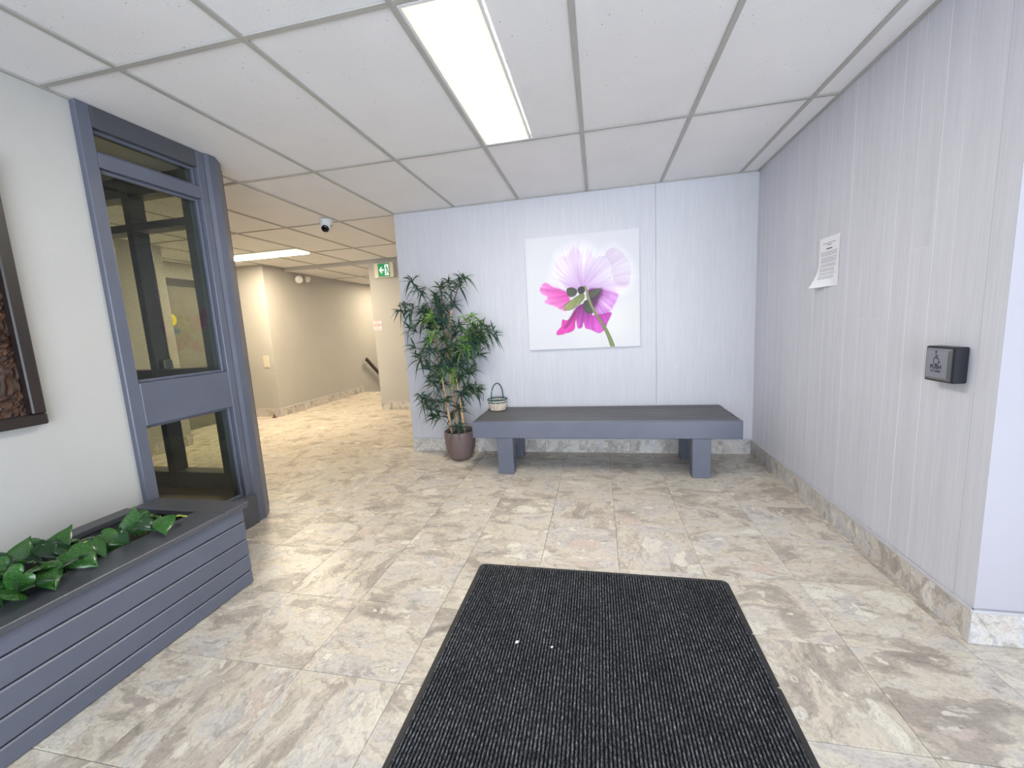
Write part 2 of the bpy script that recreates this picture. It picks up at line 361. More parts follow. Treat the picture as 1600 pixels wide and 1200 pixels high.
# ------------------------------------------------------------------ CEILING
ceil = empty('ceiling', (0,0,H), 'suspended ceiling of white mineral tiles in a grey grid', kind=STR)
X0 = -1.8965; U = 0.61
xl = [X0+U*i for i in range(-7, 9)]
yl = [-0.916-1.2, -0.916, .284, 1.484, 2.684, 3.862, 5.06, 5.95]
tilecache = {}
def ctile(x0, x1, y0, y1, z=H):
    g = .003; x0 += g; x1 -= g; y0 += g; y1 -= g
    key = (round(x1-x0, 3), round(y1-y0, 3))
    if key not in tilecache:
        bm = B(); bx(bm, (-(x1-x0)/2, -(y1-y0)/2, .003), ((x1-x0)/2, (y1-y0)/2, .015))
        me = bpy.data.meshes.new('ceiling_tile'); bm.to_mesh(me); bm.free(); me.materials.append(MT['ceil']); tilecache[key] = me
    o = bpy.data.objects.new('ceiling_tile', tilecache[key]); COL.objects.link(o); o.parent = ceil
    o.location = ((x0+x1)/2, (y0+y1)/2, z-H)
for i in range(len(xl)-1):
    for j in range(len(yl)-1):
        a, b, c, d = xl[i], xl[i+1], yl[j], yl[j+1]
        if a > -1.91 and c > 3.8: continue
        if a > 1.1 and c > 1.4: b = 1.293
        if a > 1.5 and c > 1.4: continue
        if b < -5.8 and c > 5.1: continue
        if b > 3.1: b = 3.1
        if a > 3.05: continue
        if a > -1.91 and abs(d-3.862) < .01: d = 3.834
        if abs(a-(X0+2*U)) < .01 and abs(c-1.484) < .01:
            ctile(-.366, b, c, d); continue
        if (abs(a-(X0-5*U)) < .01 or abs(a-(X0-4*U)) < .01) and abs(c-3.862) < .01:
            ctile(a, b, c, 4.755); continue
        ctile(a, b, c, d)
ctile(1.293, 3.0, 1.484, 1.643)
W = .012
def bar(name, lo, hi): return box(name, lo, hi, MT['tbar'], ceil, 0.0015)
for i, x in enumerate(xl):
    if x > 3.0: continue
    yend = 3.834 if x > -1.85 else 5.95
    if x > 1.2: yend = 1.643
    if x < -5.8: yend = 5.5
    segs = [(-1.35, yend)]
    if abs(x-(X0-4*U)) < .01: segs = [(-1.35, 4.755), (5.06, yend)]
    for y0, y1 in segs: bar('ceiling_bar', (x-W, y0, H-.005), (x+W, y1, H+.003))
for y in yl[1:-1]:
    x1 = 3.0 if y < 1.6 else (1.293 if y < 3.8 else -1.905)
    bar('ceiling_cross_bar', (-6.2, y-W, H-.004), (x1, y+W, H+.002))
bar('ceiling_cross_bar', (X0-5*U, 4.735, H-.004), (X0-3*U, 4.757, H+.002))
for lo, hi in (((-1.905, 3.816, H-.006), (1.293, 3.834, H+.003)), ((1.277, 1.643, H-.006), (1.293, 3.834, H+.003)), ((-2.33, -1.3, H-.006), (-2.314, 1.6, H+.003)), ((-4.95, 5.934, H-.006), (-1.905, 5.95, H+.003))):
    box('wall_angle', lo, hi, MT['tbar'], ceil, 0.001)
box('ceiling_deck', (-6.3, -1.7, H+.02), (3.1, 6.0, H+.08), MT['ceil'], ceil, 0)
# the lower ceiling over the stair hall
for a in range(6):
    for c in range(3):
        ctile(-4.95+a*.61, -4.95+(a+1)*.61, 5.97+c*1.2, 5.97+(c+1)*1.2, 2.30)
    bar('ceiling_bar', (-4.95+a*.61-W, 5.97, 2.295), (-4.95+a*.61+W, 9.57, 2.303))
for c in range(1, 3): bar('ceiling_cross_bar', (-4.95, 5.97+c*1.2-W, 2.296), (-1.4, 5.97+c*1.2+W, 2.302))
box('ceiling_deck', (-5.0, 5.96, 2.32), (-1.3, 9.6, 2.36), MT['ceil'], ceil, 0)
box('trim_1', (-4.95, 5.952, 2.298), (-3.45, 5.97, H), MT['hallwall'], None, .001)['kind'] = STR

# ------------------------------------------------------------------ WALLS
def wall(name, lo, hi, m): return tag(box(name, lo, hi, m, None, 0), kind=STR)
wb = empty('wall_back', (0,3.834,0), 'pale lavender panelled wall behind the bench', kind=STR)
box('wall_core', (-1.905, 3.846, 0), (1.40, 3.95, H+.02), MT['smooth'], wb, 0)
for a, b in ((-1.905, .4995), (.4995, 1.30)):
    box('wall_panel', (a+.0008, 3.834, 0), (b-.0008, 3.846, H+.02), MT['panel'], wb, 0.0012)
wall('wall_block', (-1.903, 3.95, 0), (-1.75, 5.95, H+.02), MT['hallwall'])
wr = empty('wall_right', (1.293, 2.7, 0), 'wall of vertical painted wood planks', kind=STR)
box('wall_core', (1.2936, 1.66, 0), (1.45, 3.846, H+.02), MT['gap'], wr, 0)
py = [1.643, 1.730, 1.880, 1.975, 2.095, 2.200, 2.270, 2.420, 2.545, 2.665, 2.760, 2.886, 3.040, 3.160, 3.270, 3.390, 3.475, 3.580, 3.665, 3.755, 3.834]
cuts = {6: 1.165, 2: None, 3: 1.45, 8: 1.02, 5: .52}
for i in range(len(py)-1):
    zs = [0, H+.02]
    if cuts.get(i): zs = [0, cuts[i], H+.02]
    for z0, z1 in zip(zs[:-1], zs[1:]):
        g = .0013; j = random.uniform(-.0003, .0003)
        bm = B(); bx(bm, (1.293+j, py[i]+g, z0+(.0004 if z0 else 0)), (1.2940, py[i+1]-g, z1-.0004), .0002)
        done(bm, 'wall_plank', MT['plank'], wr)
wall('wall_entrance', (1.293, 1.6432, 0), (3.0, 1.76, H+.02), MT['smooth'])
wall('wall_alcove', (3.0, -1.4, 0), (3.1, 1.76, H+.02), MT['smooth'])
wall('wall_left', (-2.45, -1.4, 0), (-2.33, 1.585, H+.02), MT['plaster'])
wall('wall_vestibule', (-6.0, 0.9, 0), (-2.45, 1.0, H+.02), MT['hallwall'])
wall('wall_hall_left', (-5.05, 5.5, -1.6), (-4.95, 9.6, 2.36), MT['hallwall'])
wall('wall_hall_end', (-5.83, 5.5, 0), (-5.05, 5.62, H+.02), MT['hallwall'])
wall('wall_recess', (-5.83, 3.98, 0), (-5.73, 5.5, H+.02), MT['hallwall'])
wall('wall_side_hall', (-5.83, 1.0, 0), (-4.90, 3.98, H+.02), MT['hallwall'])
wall('wall_pillar', (-3.45, 5.951, 0), (-1.75, 6.09, H+.02), MT['hallwall'])
wall('wall_stair_end', (-5.0, 9.6, -1.6), (-1.3, 9.7, 2.36), MT['hallwall'])
wall('wall_stair_right', (-1.4, 6.09, -1.6), (-1.3, 9.6, 2.36), MT['hallwall'])
# glazed entrance behind the camera
wf = empty('wall_front', (0,-1.35,0), 'glazed entrance wall', kind=STR)
for lo, hi in (((-2.33,-1.4,0),(-1.5,-1.3,H)), ((-1.5,-1.4,2.2),(3.0,-1.3,H)), ((-1.5,-1.4,0),(3.0,-1.3,.12)), ((2.3,-1.4,.12),(3.0,-1.3,2.2))):
    box('wall_part', lo, hi, MT['smooth'], wf, .002)
win3 = empty('window_3', (.4,-1.35,1.2), 'entrance glazing', kind=STR)
for x in (-1.5, -.25, 1.0, 2.24): box('mullion', (x,-1.39,.12), (x+.06,-1.31,2.2), MT['greydark'], win3)
for x in (-1.44, -.19, 1.06): box('pane', (x,-1.353,.12), (x+1.19,-1.347,2.2), MT['clear'], win3, 0)

# ------------------------------------------------------------------ BASEBOARDS
def baseboard(name, p0, p1, nrm, hgt=.122, step=.395, off=0.0, label='stone tile baseboard'):
    p0 = Vector((*p0, 0)); p1 = Vector((*p1, 0)); n = Vector((*nrm, 0)); d = (p1-p0); L = d.length; d.normalize()
    root = empty(name, (p0+p1)/2, label, kind=STR)
    s = -off
    def seg(nm, a, b, z0, z1, th, m, bev):
        q = [p0+d*a, p0+d*b, p0+d*b+n*th, p0+d*a+n*th]
        lo = Vector((min(v.x for v in q), min(v.y for v in q), z0)); hi = Vector((max(v.x for v in q), max(v.y for v in q), z1))
        box(nm, lo, hi, m, root, bev)
    while s < L-.01:
        a, b = max(s, 0), min(s+step, L)
        if b-a > .02: seg('baseboard_tile', a+.0006, b-.0006, 0.0005, hgt, .011, MT['basetile'], .001)
        s += step
    seg('cap_strip', 0, L, hgt+.0003, hgt+.012, .014, MT['cap'], .002)
baseboard('baseboard_back', (-1.905, 3.8338), (1.281, 3.8338), (0,-1), off=.2)
baseboard('baseboard_right', (1.2918, 1.632), (1.2918, 3.834), (-1,0), off=.1)
baseboard('baseboard_entrance', (1.281, 1.6430), (3.0, 1.6430), (0,-1), off=0)
baseboard('baseboard_pillar', (-3.45, 5.950), (-1.91, 5.950), (0,-1), off=.2)
baseboard('baseboard_hall_left', (-4.9498, 5.487), (-4.9498, 7.86), (1,0), off=.1)
baseboard('baseboard_hall_end', (-5.73, 5.4998), (-4.94, 5.4998), (0,-1), off=.1)
baseboard('baseboard_side_hall', (-4.8998, 1.7), (-4.8998, 3.99), (1,0), off=.1)
baseboard('baseboard_recess', (-5.73, 3.981), (-4.9, 3.981), (0,1), off=.1)
# stairs going down
st = empty('stairs', (-3.3, 8.5, 0), 'stairs going down beyond the hall', kind=STR)
for k_ in range(5):
    box('stair_step', (-4.95, 7.88+k_*.29, -1.6), (-1.4, 7.88+(k_+1)*.29+.02*(k_<4), -.17*(k_+1)), MT['tile'], st, .004)

# ------------------------------------------------------------------ DOOR in the recess
d1 = empty('door_1', (-5.725, 4.75, 0), 'dull grey door seen through the wired glass', kind=STR)
box('door_leaf', (-5.729, 4.3, .002), (-5.70, 5.2, 2.02), MT['door'], d1)
box('door_header', (-5.729, 4.2, 2.02), (-5.69, 5.3, 2.125), MT['darkframe'], d1)
for y in (4.2, 5.2): box('door_jamb', (-5.729, y, .002), (-5.69, y+.1, 2.02), MT['darkframe'], d1)
bm = B(); r = bmesh.ops.create_circle(bm, cap_ends=True, radius=.085, segments=24, matrix=Matrix.Translation((-5.695, 4.60, 1.56)) @ Matrix.Rotation(math.pi/2, 4, 'Y')); done(bm, 'round_sticker', MT['yellow'], d1)
box('square_sticker', (-5.698, 4.6, 1.37), (-5.694, 4.70, 1.44), MT['blue'], d1, 0)

# ------------------------------------------------------------------ WINDOW 1: grey screen on the left wall line
w1 = empty('window_1', (-2.36, 1.95, 0), 'blue grey painted screen with dark tinted panes', kind=STR)
XF, XB = -2.30, -2.40
G = MT['grey']
box('jamb', (XB, 1.585, 0), (XF, 1.645, H), G, w1, .004)
box('jamb', (XB, 2.165, 0), (XF, 2.215, H), G, w1, .004)
bm = B(); prism(bm, [(-2.42,2.216),(-2.302,2.216),(-2.288,2.235),(-2.288,2.285),(-2.345,2.375),(-2.42,2.375)], 0, H); done(bm, 'corner_post', G, w1)
box('head_rail', (XB, 1.645, 2.255), (XF, 2.165, H), MT['greydark'], w1, .004)
box('transom', (XB, 1.645, 2.075), (XF, 2.165, 2.145), G, w1, .004)
box('mid_rail', (XB, 1.645, .81), (XF, 2.165, 1.035), G, w1, .004)
box('bottom_rail', (XB, 1.645, 0), (-2.27, 2.215, .205), MT['greydark'], w1, .004)
def beads(x0, x1, y0, y1, z0, z1, m):
    t_ = .016
    box('glazing_bead', (x0, y0, z0), (x1, y0+t_, z1), m, w1, .003); box('glazing_bead', (x0, y1-t_, z0), (x1, y1, z1), m, w1, .003)
    box('glazing_bead', (x0, y0+t_, z0), (x1, y1-t_, z0+t_), m, w1, .003); box('glazing_bead', (x0, y0+t_, z1-t_), (x1, y1-t_, z1), m, w1, .003)
for z0, z1 in ((2.145, 2.255), (1.035, 2.075), (.205, .81)):
    beads(-2.345, -2.325, 1.645, 2.165, z0, z1, G)
    box('pane', (-2.353, 1.65, z0+.002), (-2.347, 2.16, z1-.002), MT['glass'], w1, 0)
# ------------------------------------------------------------------ WINDOW 2: wired glass screen at right angles
w2 = empty('window_2', (-2.9, 2.38, 0), 'charcoal framed wired glass screen behind the first', kind=STR)
Y0, Y1 = 2.35, 2.46
D = MT['greydark']
for nm, lo, hi in (('stile', (-2.66,Y0-.005,0), (-2.421,Y1,H)), ('mullion', (-3.160,Y0,.17), (-3.105,Y1,H)), ('side_stile', (-3.82,Y0,0), (-3.72,Y1,H))):
    box(nm, lo, hi, D, w2, .004)
for z0, z1 in ((0,.285), (.90,1.05), (2.005,2.055), (2.23,H)):
    for x0, x1 in ((-3.72,-3.160), (-3.105,-2.66)): box('rail', (x0,Y0,z0), (x1,Y1,z1), D, w2, .003)
for x0, x1 in ((-3.72,-3.160), (-3.105,-2.66)):
    for z0, z1 in ((.285,.90), (1.05,2.005), (2.055,2.23)):
        pn = box('wired_pane', (x0,Y1-.016,z0), (x1,Y1-.010,z1), MT['clear'], w2, 0)
        bm = B()
        xx = x0+.01
        while xx < x1: bx(bm, (xx-.0004,Y1-.0185,z0), (xx+.0004,Y1-.017,z1)); xx += .0125
        zz = z0+.01
        while zz < z1: bx(bm, (x0,Y1-.0185,zz-.0004), (x1,Y1-.017,zz+.0004)); zz += .0125
        wr_ = done(bm, 'wire_mesh', MT['wire'], pn); wr_['kind'] = 'stuff'
box('sill_board', (-3.7, 1.95, 0), (-2.41, 2.345, .168), MT['brown'], w2, .004)
box('lock_case', (-3.0, 2.29, 1.062), (-2.95, 2.35, 1.12), MT['steel'], w2, .004)
wall('wall_screen_side', (-4.9, 2.35, 0), (-3.82, 2.43, H+.02), MT['hallwall'])

# ------------------------------------------------------------------ PLANTER BOX
pb = empty('planter_box', (-2.03, .6, 0), 'long low blue grey planter box clad in horizontal boards below the white wall', 'planter')
for z0, z1 in ((.003,.067), (.072,.150), (.155,.235), (.240,.328), (.333,.400)):
    bm = B(); bx(bm, (-1.772, -.6, z0), (-1.750, 1.618, z1), .005); done(bm, 'slat', G, pb)
    bm = B(); bx(bm, (-2.26, 1.60, z0), (-1.773, 1.618, z1), .0035); done(bm, 'end_slat', G, pb)
box('carcass', (-1.80, -.58, .003), (-1.773, 1.599, .398), MT['slot'], pb, 0)
box('carcass', (-2.325, -.58, .003), (-2.24, 1.599, .398), MT['slot'], pb, 0)
TP = MT['greydark']
box('front_ledge', (-1.905, -.62, .401), (-1.733, 1.505, .427), TP, pb, .003)
box('back_ledge', (-2.328, -.62, .401), (-2.245, 1.505, .427), TP, pb, .003)
box('end_ledge', (-2.298, 1.506, .401), (-1.733, 1.634, .427), TP, pb, .003)
bm = B()
nx, ny = 10, 50; grid = []
for a in range(nx+1):
    row = []
    for b in range(ny+1):
        x = -2.24+a/nx*.44; y = -.57+b/ny*2.16
        row.append(bm.verts.new((x, y, .375+.012*noise.noise(Vector((x*14, y*14, 0))))))
    grid.append(row)
for a in range(nx):
    for b in range(ny): bm.faces.new((grid[a][b], grid[a+1][b], grid[a+1][b+1], grid[a][b+1]))
tag(done(bm, 'potting_soil', MT['soil'], pb), kind='stuff')

# ------------------------------------------------------------------ BENCH
bn = empty('bench', (0, 3.5, 0), 'long low blue grey wooden bench against the back wall under the painting', 'bench')
bm = B(); bx(bm, (-1.052, 3.205, .312), (1.022, 3.243, .449), .003); done(bm, 'front_board', G, bn)
NB = 12; yy0, yy1 = 3.244, 3.815
for i in range(NB):
    a = yy0+(yy1-yy0)*i/NB; b = yy0+(yy1-yy0)*(i+1)/NB
    dz = random.uniform(-.0015, .0015)
    bm = B(); bx(bm, (-1.052+random.uniform(0,.002), a+.0008, .33), (1.022, b-.0008, .448+dz), .003); done(bm, 'top_board', MT['benchtop'], bn)
for x0, x1 in ((-.847,-.712), (.676,.808)):
    box('leg', (x0, 3.215, 0.001), (x1, 3.305, .3115), G, bn, .003)
    box('leg', (x0, 3.66, 0.001), (x1, 3.75, .329), G, bn, .003)
    box('cross_rail', (x0+.02, 3.306, .20), (x1-.02, 3.659, .3295), G, bn, .003)

# ------------------------------------------------------------------ PAINTING
CX0, CX1, CZ0, CZ1 = -.632, .362, .992, 1.996
pt = empty('flower_painting', (-.135, 3.81, 1.494), 'square white canvas print of a pink and purple flower above the bench', 'picture')
box('canvas_back', (CX0, 3.806, CZ0), (CX1, 3.8335, CZ1), MT['paper'], pt, .001)
N = 240
Hm = [0.0010602225021955044, -5.2898574950306454e-05, -0.10429460527170531, -6.19713196068682e-05, -0.0010535124333167552, 1.205342166353582, 4.200252495901326e-05, -4.774563984283436e-05]
def uv(p):
    x, y = p; w = Hm[6]*x+Hm[7]*y+1
    return ((Hm[0]*x+Hm[1]*y+Hm[2])/w, (Hm[3]*x+Hm[4]*y+Hm[5])/w)
ax = (np.arange(N)+.5)/N
Ug, Vg = np.meshgrid(ax, ax)
rng = np.random.RandomState(3)
def fbm(sx, sy, seed, ang=0.0):
    r = np.random.RandomState(seed); out = 0
    for o_ in range(4):
        n = 3*2**o_; g = r.rand(n*2+3, n*2+3)
        u = (Ug*sx*n/2) % n; v_ = (Vg*sy*n/2) % n
        i = u.astype(int); j = v_.astype(int); fu = u-i; fv = v_-j; fu = fu*fu*(3-2*fu); fv = fv*fv*(3-2*fv)
        q = (g[j,i]*(1-fu)+g[j,i+1]*fu)*(1-fv)+(g[j+1,i]*(1-fu)+g[j+1,i+1]*fu)*fv
        out = out+q/2**o_
    return out/1.875
def sdf(poly, wob=.008, seed=1):
    pts = [uv(p) for p in poly]; n = len(pts)
    # Catmull-Rom rounding
    sm = []
    for i in range(n):
        p0, p1, p2, p3 = (np.array(pts[(i+k_-1) % n]) for k_ in range(4))
        for s_ in (0, .25, .5, .75):
            sm.append(.5*((2*p1)+(-p0+p2)*s_+(2*p0-5*p1+4*p2-p3)*s_**2+(-p0+3*p1-3*p2+p3)*s_**3))
    w1_ = (fbm(6,6,seed)-.5)*wob*2; w2_ = (fbm(6,6,seed+50)-.5)*wob*2
    X = Ug+w1_; Y = Vg+w2_
    inside = np.zeros_like(X, bool); dist = np.full_like(X, 9.0); m_ = len(sm)
    for i in range(m_):
        a, b = sm[i], sm[(i+1) % m_]
        cond = ((a[1] > Y) != (b[1] > Y)); xx_ = (b[0]-a[0])*(Y-a[1])/(b[1]-a[1]+1e-12)+a[0]
        inside ^= cond & (X < xx_)
        ab = b-a; tt = np.clip(((X-a[0])*ab[0]+(Y-a[1])*ab[1])/(ab@ab+1e-12), 0, 1)
        dist = np.minimum(dist, np.hypot(X-a[0]-tt*ab[0], Y-a[1]-tt*ab[1]))
    return np.where(inside, dist, -dist)
img = np.zeros((N, N, 3)); img[:] = np.array([212, 210, 214])
cream = np.clip(1-np.hypot(Ug-.75, Vg-.22)/.45, 0, 1)[..., None]; img = img*(1-cream*.5)+np.array([238,235,224])*cream*.5
C0 = np.array(uv((612, 615)))
ang = np.arctan2(Vg-C0[1], Ug-C0[0]); rad = np.hypot(Ug-C0[0], Vg-C0[1])
an = np.interp(ang, np.linspace(-np.pi, np.pi, 90), rng.rand(90)); an2 = np.interp(ang+.6*rad, np.linspace(-np.pi-1, np.pi+1, 220), rng.rand(220))
streak = (.5*an+.5*an2)
def paint(poly, c_in, c_out, feather, alpha=1.0, r0=0.0, r1=.35, st=.25, wob=.01, seed=1, edge=0):
    global img
    s_ = sdf(poly, wob, seed); a = np.clip(s_/feather+.5, 0, 1)
    g = np.clip((rad-r0)/(r1-r0), 0, 1)[..., None]
    col = np.array(c_in)*(1-g)+np.array(c_out)*g
    col = col*(1-st*(streak[..., None]-.5)*np.array([.5,1.1,.5]))
    if edge:
        e = np.exp(-(s_/.006)**2)[..., None]; col = col*(1-e*edge)
    a = (a*alpha)[..., None]
    img = img*(1-a)+np.clip(col, 0, 255)*a
# soft haze, pale petals, hot petals
paint([(600,620),(470,630),(330,560),(360,400),(400,300),(530,230),(640,230),(760,280),(860,240),(960,300),(1030,420),(1040,560),(900,660)], (216,196,222), (236,230,238), .10, .7, st=.12)
paint([(600,610),(500,620),(420,560),(370,450),(390,345),(470,335),(530,240),(590,310),(640,245),(690,330),(730,400),(700,580)], (182,140,194), (222,202,222), .025, .9, .02, .24, .28, seed=2)
paint([(650,590),(740,560),(860,520),(1000,540),(960,610),(880,635),(760,610)], (176,130,192), (222,204,226), .03, .8, .03, .30, .28, seed=3)
paint([(800,310),(860,260),(930,295),(1000,390),(1010,500),(980,570),(900,560),(865,480),(850,390)], (206,176,208), (214,196,214), .02, .85, .2, .42, .22, seed=4, edge=.08)
paint([(620,600),(660,470),(720,370),(790,330),(850,390),(862,470),(830,530),(740,565)], (196,158,208), (216,200,220), .015, .85, .02, .25, .22, seed=5, edge=.1)
paint([(500,690),(450,625),(360,600),(280,560),(245,600),(250,650),(310,690),(280,735),(380,765),(440,803),(490,760)], (190,60,150), (240,150,208), .015, 1, .10, .40, .5, seed=6, wob=.014)
paint([(300,600),(400,620),(470,680),(420,700),(330,680)], (214,64,160), (228,110,190), .05, .8, .1, .3, .4, seed=7)
paint([(640,630),(760,605),(905,640),(880,740),(830,805),(720,838),(680,770)], (112,40,110), (206,140,210), .02, 1, .06, .26, .6, seed=8, wob=.014)
paint([(770,690),(840,720),(800,800),(720,810)], (226,190,230), (220,170,222), .06, .6, .1, .3, .5, seed=9)
paint([(560,760),(500,860),(470,880),(430,875),(420,935),(388,975),(400,1002),(530,962),(548,880),(580,800)], (130,26,104), (222,60,168), .008, 1, .14, .34, .5, seed=10, edge=.15)
paint([(565,760),(548,880),(565,942),(602,935),(615,890),(632,940),(680,930),(690,840),(640,740)], (110,30,104), (186,70,168), .01, 1, .12, .30, .6, seed=11)
paint([(650,850),(760,825),(848,808),(825,880),(790,950),(740,978),(680,955),(632,935)], (168,40,150), (206,84,188), .008, 1, .2, .34, .5, seed=12, edge=.12)
paint([(560,770),(525,800),(480,880),(440,935),(470,940),(520,870)], (90,30,80), (120,36,100), .02, .7, .1, .3, .3, seed=13)
paint([(700,640),(760,610),(770,640),(730,730),(690,790),(660,720)], (48,34,48), (90,40,84), .03, .8, .05, .2, .3, seed=20)
for poly, c1, c2, sd in (([(475,610),(520,600),(560,625),(545,665),(500,680),(470,650)], (64,66,60), (84,90,74), 14), ([(562,615),(590,590),(625,600),(620,640),(580,655)], (52,50,54), (70,70,66), 15),
                     ([(660,640),(710,612),(768,612),(750,640),(700,685),(668,680)], (66,70,58), (92,96,78), 16), ([(615,720),(650,705),(685,760),(690,815),(640,812),(612,770)], (54,58,52), (78,82,70), 17),
                     ([(615,650),(570,665),(480,725),(443,775),(470,797),(520,785),(580,740),(622,690)], (112,118,72), (146,152,96), 18)):
    paint(poly, c1, c2, .008, 1, .02, .2, .3, .004, sd, .25)
cl = [(625,590),(645,640),(665,710),(700,790),(745,860),(790,930),(830,1010),(862,1095)]; wd = [9,10,12,13,14,16,17,18]
L_ = [(x-w__, y) for (x, y), w__ in zip(cl, wd)]; R_ = [(x+w__, y) for (x, y), w__ in zip(cl, wd)][::-1]
paint(L_+R_, (150,152,104), (128,142,84), .006, 1, 0, .5, .1, .002, 19, .3)
img = np.clip(img, 0, 255)/255
lin = np.where(img <= .04045, img/12.92, ((img+.055)/1.055)**2.4)
gx = np.linspace(CX0+.002, CX1-.002, N+1); gz = np.linspace(CZ0+.002, CZ1-.002, N+1)
GX, GZ = np.meshgrid(gx, gz); co = np.stack([GX.ravel(), np.full(GX.size, 3.8052), GZ.ravel()], 1)
idx = np.arange((N+1)*(N+1)).reshape(N+1, N+1)
fc = np.stack([idx[:-1,:-1].ravel(), idx[:-1,1:].ravel(), idx[1:,1:].ravel(), idx[1:,:-1].ravel()], 1)
me = bpy.data.meshes.new('flower_print'); me.from_pydata(co.tolist(), [], fc.tolist())
ca = me.color_attributes.new('print', 'FLOAT_COLOR', 'CORNER')
cc = np.ones((N*N, 4, 4), np.float32); cc[:, :, :3] = lin.reshape(-1, 1, 3)
ca.data.foreach_set('color', cc.ravel())
m = mat('canvas_print', (1,1,1), .6); t = NT(m); at_ = t.n('ShaderNodeVertexColor'); at_.layer_name = 'print'; t.l(at_.outputs[0], t.b.inputs['Base Color'])
link_obj('flower_print', me, m, pt)

# ------------------------------------------------------------------ FRAMED RELIEF ART, left wall
fa = empty('framed_relief_art', (-2.31, .85, 1.45), 'dark framed brown textured relief hanging on the white left wall', 'picture')
fx0, fx1 = -2.3295, -2.285
for lo, hi in (((fx0,.40,.92),(fx1,1.265,.965)), ((fx0,.40,1.955),(fx1,1.265,2.0)), ((fx0,.40,.966),(fx1,.445,1.954)), ((fx0,1.22,.966),(fx1,1.265,1.954))):
    box('frame_rail', lo, hi, MT['artframe'], fa, .005)
bm = B(); nx, nz = 130, 170; grid = []
for a in range(nx+1):
    row = []
    for b in range(nz+1):
        y = .446+a/nx*.773; z = .967+b/nz*.986
        p = Vector((y*26, z*26, 0)); wq = noise.noise_vector(p*.35)*2.2
        hgt = abs(noise.noise(Vector((y*60, z*26, 3))+wq))*.022
        row.append(bm.verts.new((fx0+.006+hgt, y, z)))
    grid.append(row)
for a in range(nx):
    for b in range(nz): bm.faces.new((grid[a][b], grid[a+1][b], grid[a+1][b+1], grid[a][b+1]))
done(bm, 'relief_panel', MT['relief'], fa)

# ------------------------------------------------------------------ ENTRANCE MAT
MX0, MX1, MY0, MY1 = -.628, .556, .09, 1.908
em = empty('entrance_mat', (-.036, 1.0, 0), 'charcoal ribbed entrance mat with black rubber edge lying on the tiled floor', 'mat')
bm = B()
def rr(x0, y0, x1, y1, r, n=5):
    pts = []
    for cx, cy, a0 in ((x1-r,y1-r,0),(x0+r,y1-r,90),(x0+r,y0+r,180),(x1-r,y0+r,270)):
        for k_ in range(n+1):
            a = math.radians(a0+90*k_/n); pts.append((cx+r*math.cos(a), cy+r*math.sin(a)))
    return pts
outer = rr(MX0, MY0, MX1, MY1, .03)
# two small nicks torn in the right-hand edge
def nick(pts, y):
    out = []
    for i, p in enumerate(pts):
        out.append(p); q = pts[(i+1) % len(pts)]
        if abs(p[0]-MX1) < 1e-4 and abs(q[0]-MX1) < 1e-4 and p[1] < y < q[1]: out += [(MX1, y-.008), (MX1-.016, y+.001), (MX1, y+.006)]
    return out
outer = nick(outer, 1.335); outer = nick(outer, 1.575)
prism(bm, outer, 0.0005, .005); done(bm, 'rubber_border', MT['rubber'], em)
RB = 96; per = 6; xs = []; zs_ = []
rx0, rx1 = MX0+.018, MX1-.018
for k_ in range(RB*per+1):
    f_ = k_/per; xs.append(rx0+(rx1-rx0)*k_/(RB*per)); zs_.append(.0062+.0048*(.5-.5*math.cos(2*math.pi*f_))**.7)
ny = 70; co = []; 
for j in range(ny+1):
    y = MY0+.018+(MY1-MY0-.036)*j/ny
    for x, z in zip(xs, zs_): co.append((x+.0012*math.sin(y*9+x*3), y, z+.0006*math.sin(x*611+y*97)))
nxr = len(xs); idx = np.arange((ny+1)*nxr).reshape(ny+1, nxr)
fc = np.stack([idx[:-1,:-1].ravel(), idx[:-1,1:].ravel(), idx[1:,1:].ravel(), idx[1:,:-1].ravel()], 1)
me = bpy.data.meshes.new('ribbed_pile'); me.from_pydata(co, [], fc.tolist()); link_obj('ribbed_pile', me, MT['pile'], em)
def scrap(x, y, z, s, label):
    bm = B()
    bmesh.ops.create_icosphere(bm, subdivisions=1, radius=s, matrix=Matrix.Translation((x, y, z)) @ Matrix.Rotation(.6, 4, 'Z') @ Matrix.Diagonal((1, .6, .22, 1)))
    for v_ in bm.verts: v_.co += Vector((random.uniform(-1,1), random.uniform(-1,1), 0))*s*.3
    tag(done(bm, 'paper_scrap', MT['paper']), label, 'litter')
scrap(-.336, 1.395, .0125, .010, 'larger smeared white scrap stuck on the dark mat')
scrap(-.20, 1.39, .0125, .006, 'tiny white pellet on the dark mat right of the smeared scrap')
scrap(-1.745, 1.74, .002, .008, 'small white scrap on the floor tiles beside the planter end')

# ------------------------------------------------------------------ CEILING LIGHTS
def light_fix(x0, x1, y0, y1, z, material, label, drop=0):
    r = empty('ceiling_light', ((x0+x1)/2, (y0+y1)/2, z), label, 'light')
    fw = .014
    for lo, hi in (((x0,y0,z-.004),(x0+fw,y1,z+.012)), ((x1-fw,y0,z-.004),(x1,y1,z+.012)), ((x0+fw,y0,z-.004),(x1-fw,y0+fw,z+.012)), ((x0+fw,y1-fw,z-.004),(x1-fw,y1,z+.012))):
        box('light_frame', lo, hi, MT['white'], r, .001)
    box('diffuser', (x0+fw,y0+fw,z-.001-drop), (x1-fw,y1-fw,z+.010), material, r, 0)
light_fix(-.664, -.372, 1.498, 2.672, H, MT['lamp1'], 'long fluorescent panel glowing in the ceiling of the front lobby')
light_fix(X0-5*U+.005, X0-3*U-.012, 4.758, 5.046, H, MT['lamp2'], 'warm fluorescent panel glowing in the ceiling of the rear hall', .022)
light_fix(-4.50, -3.30, 8.25, 8.54, 2.296, MT['lamp3'], 'fluorescent panel over the stairs hidden behind the pillar', .022)

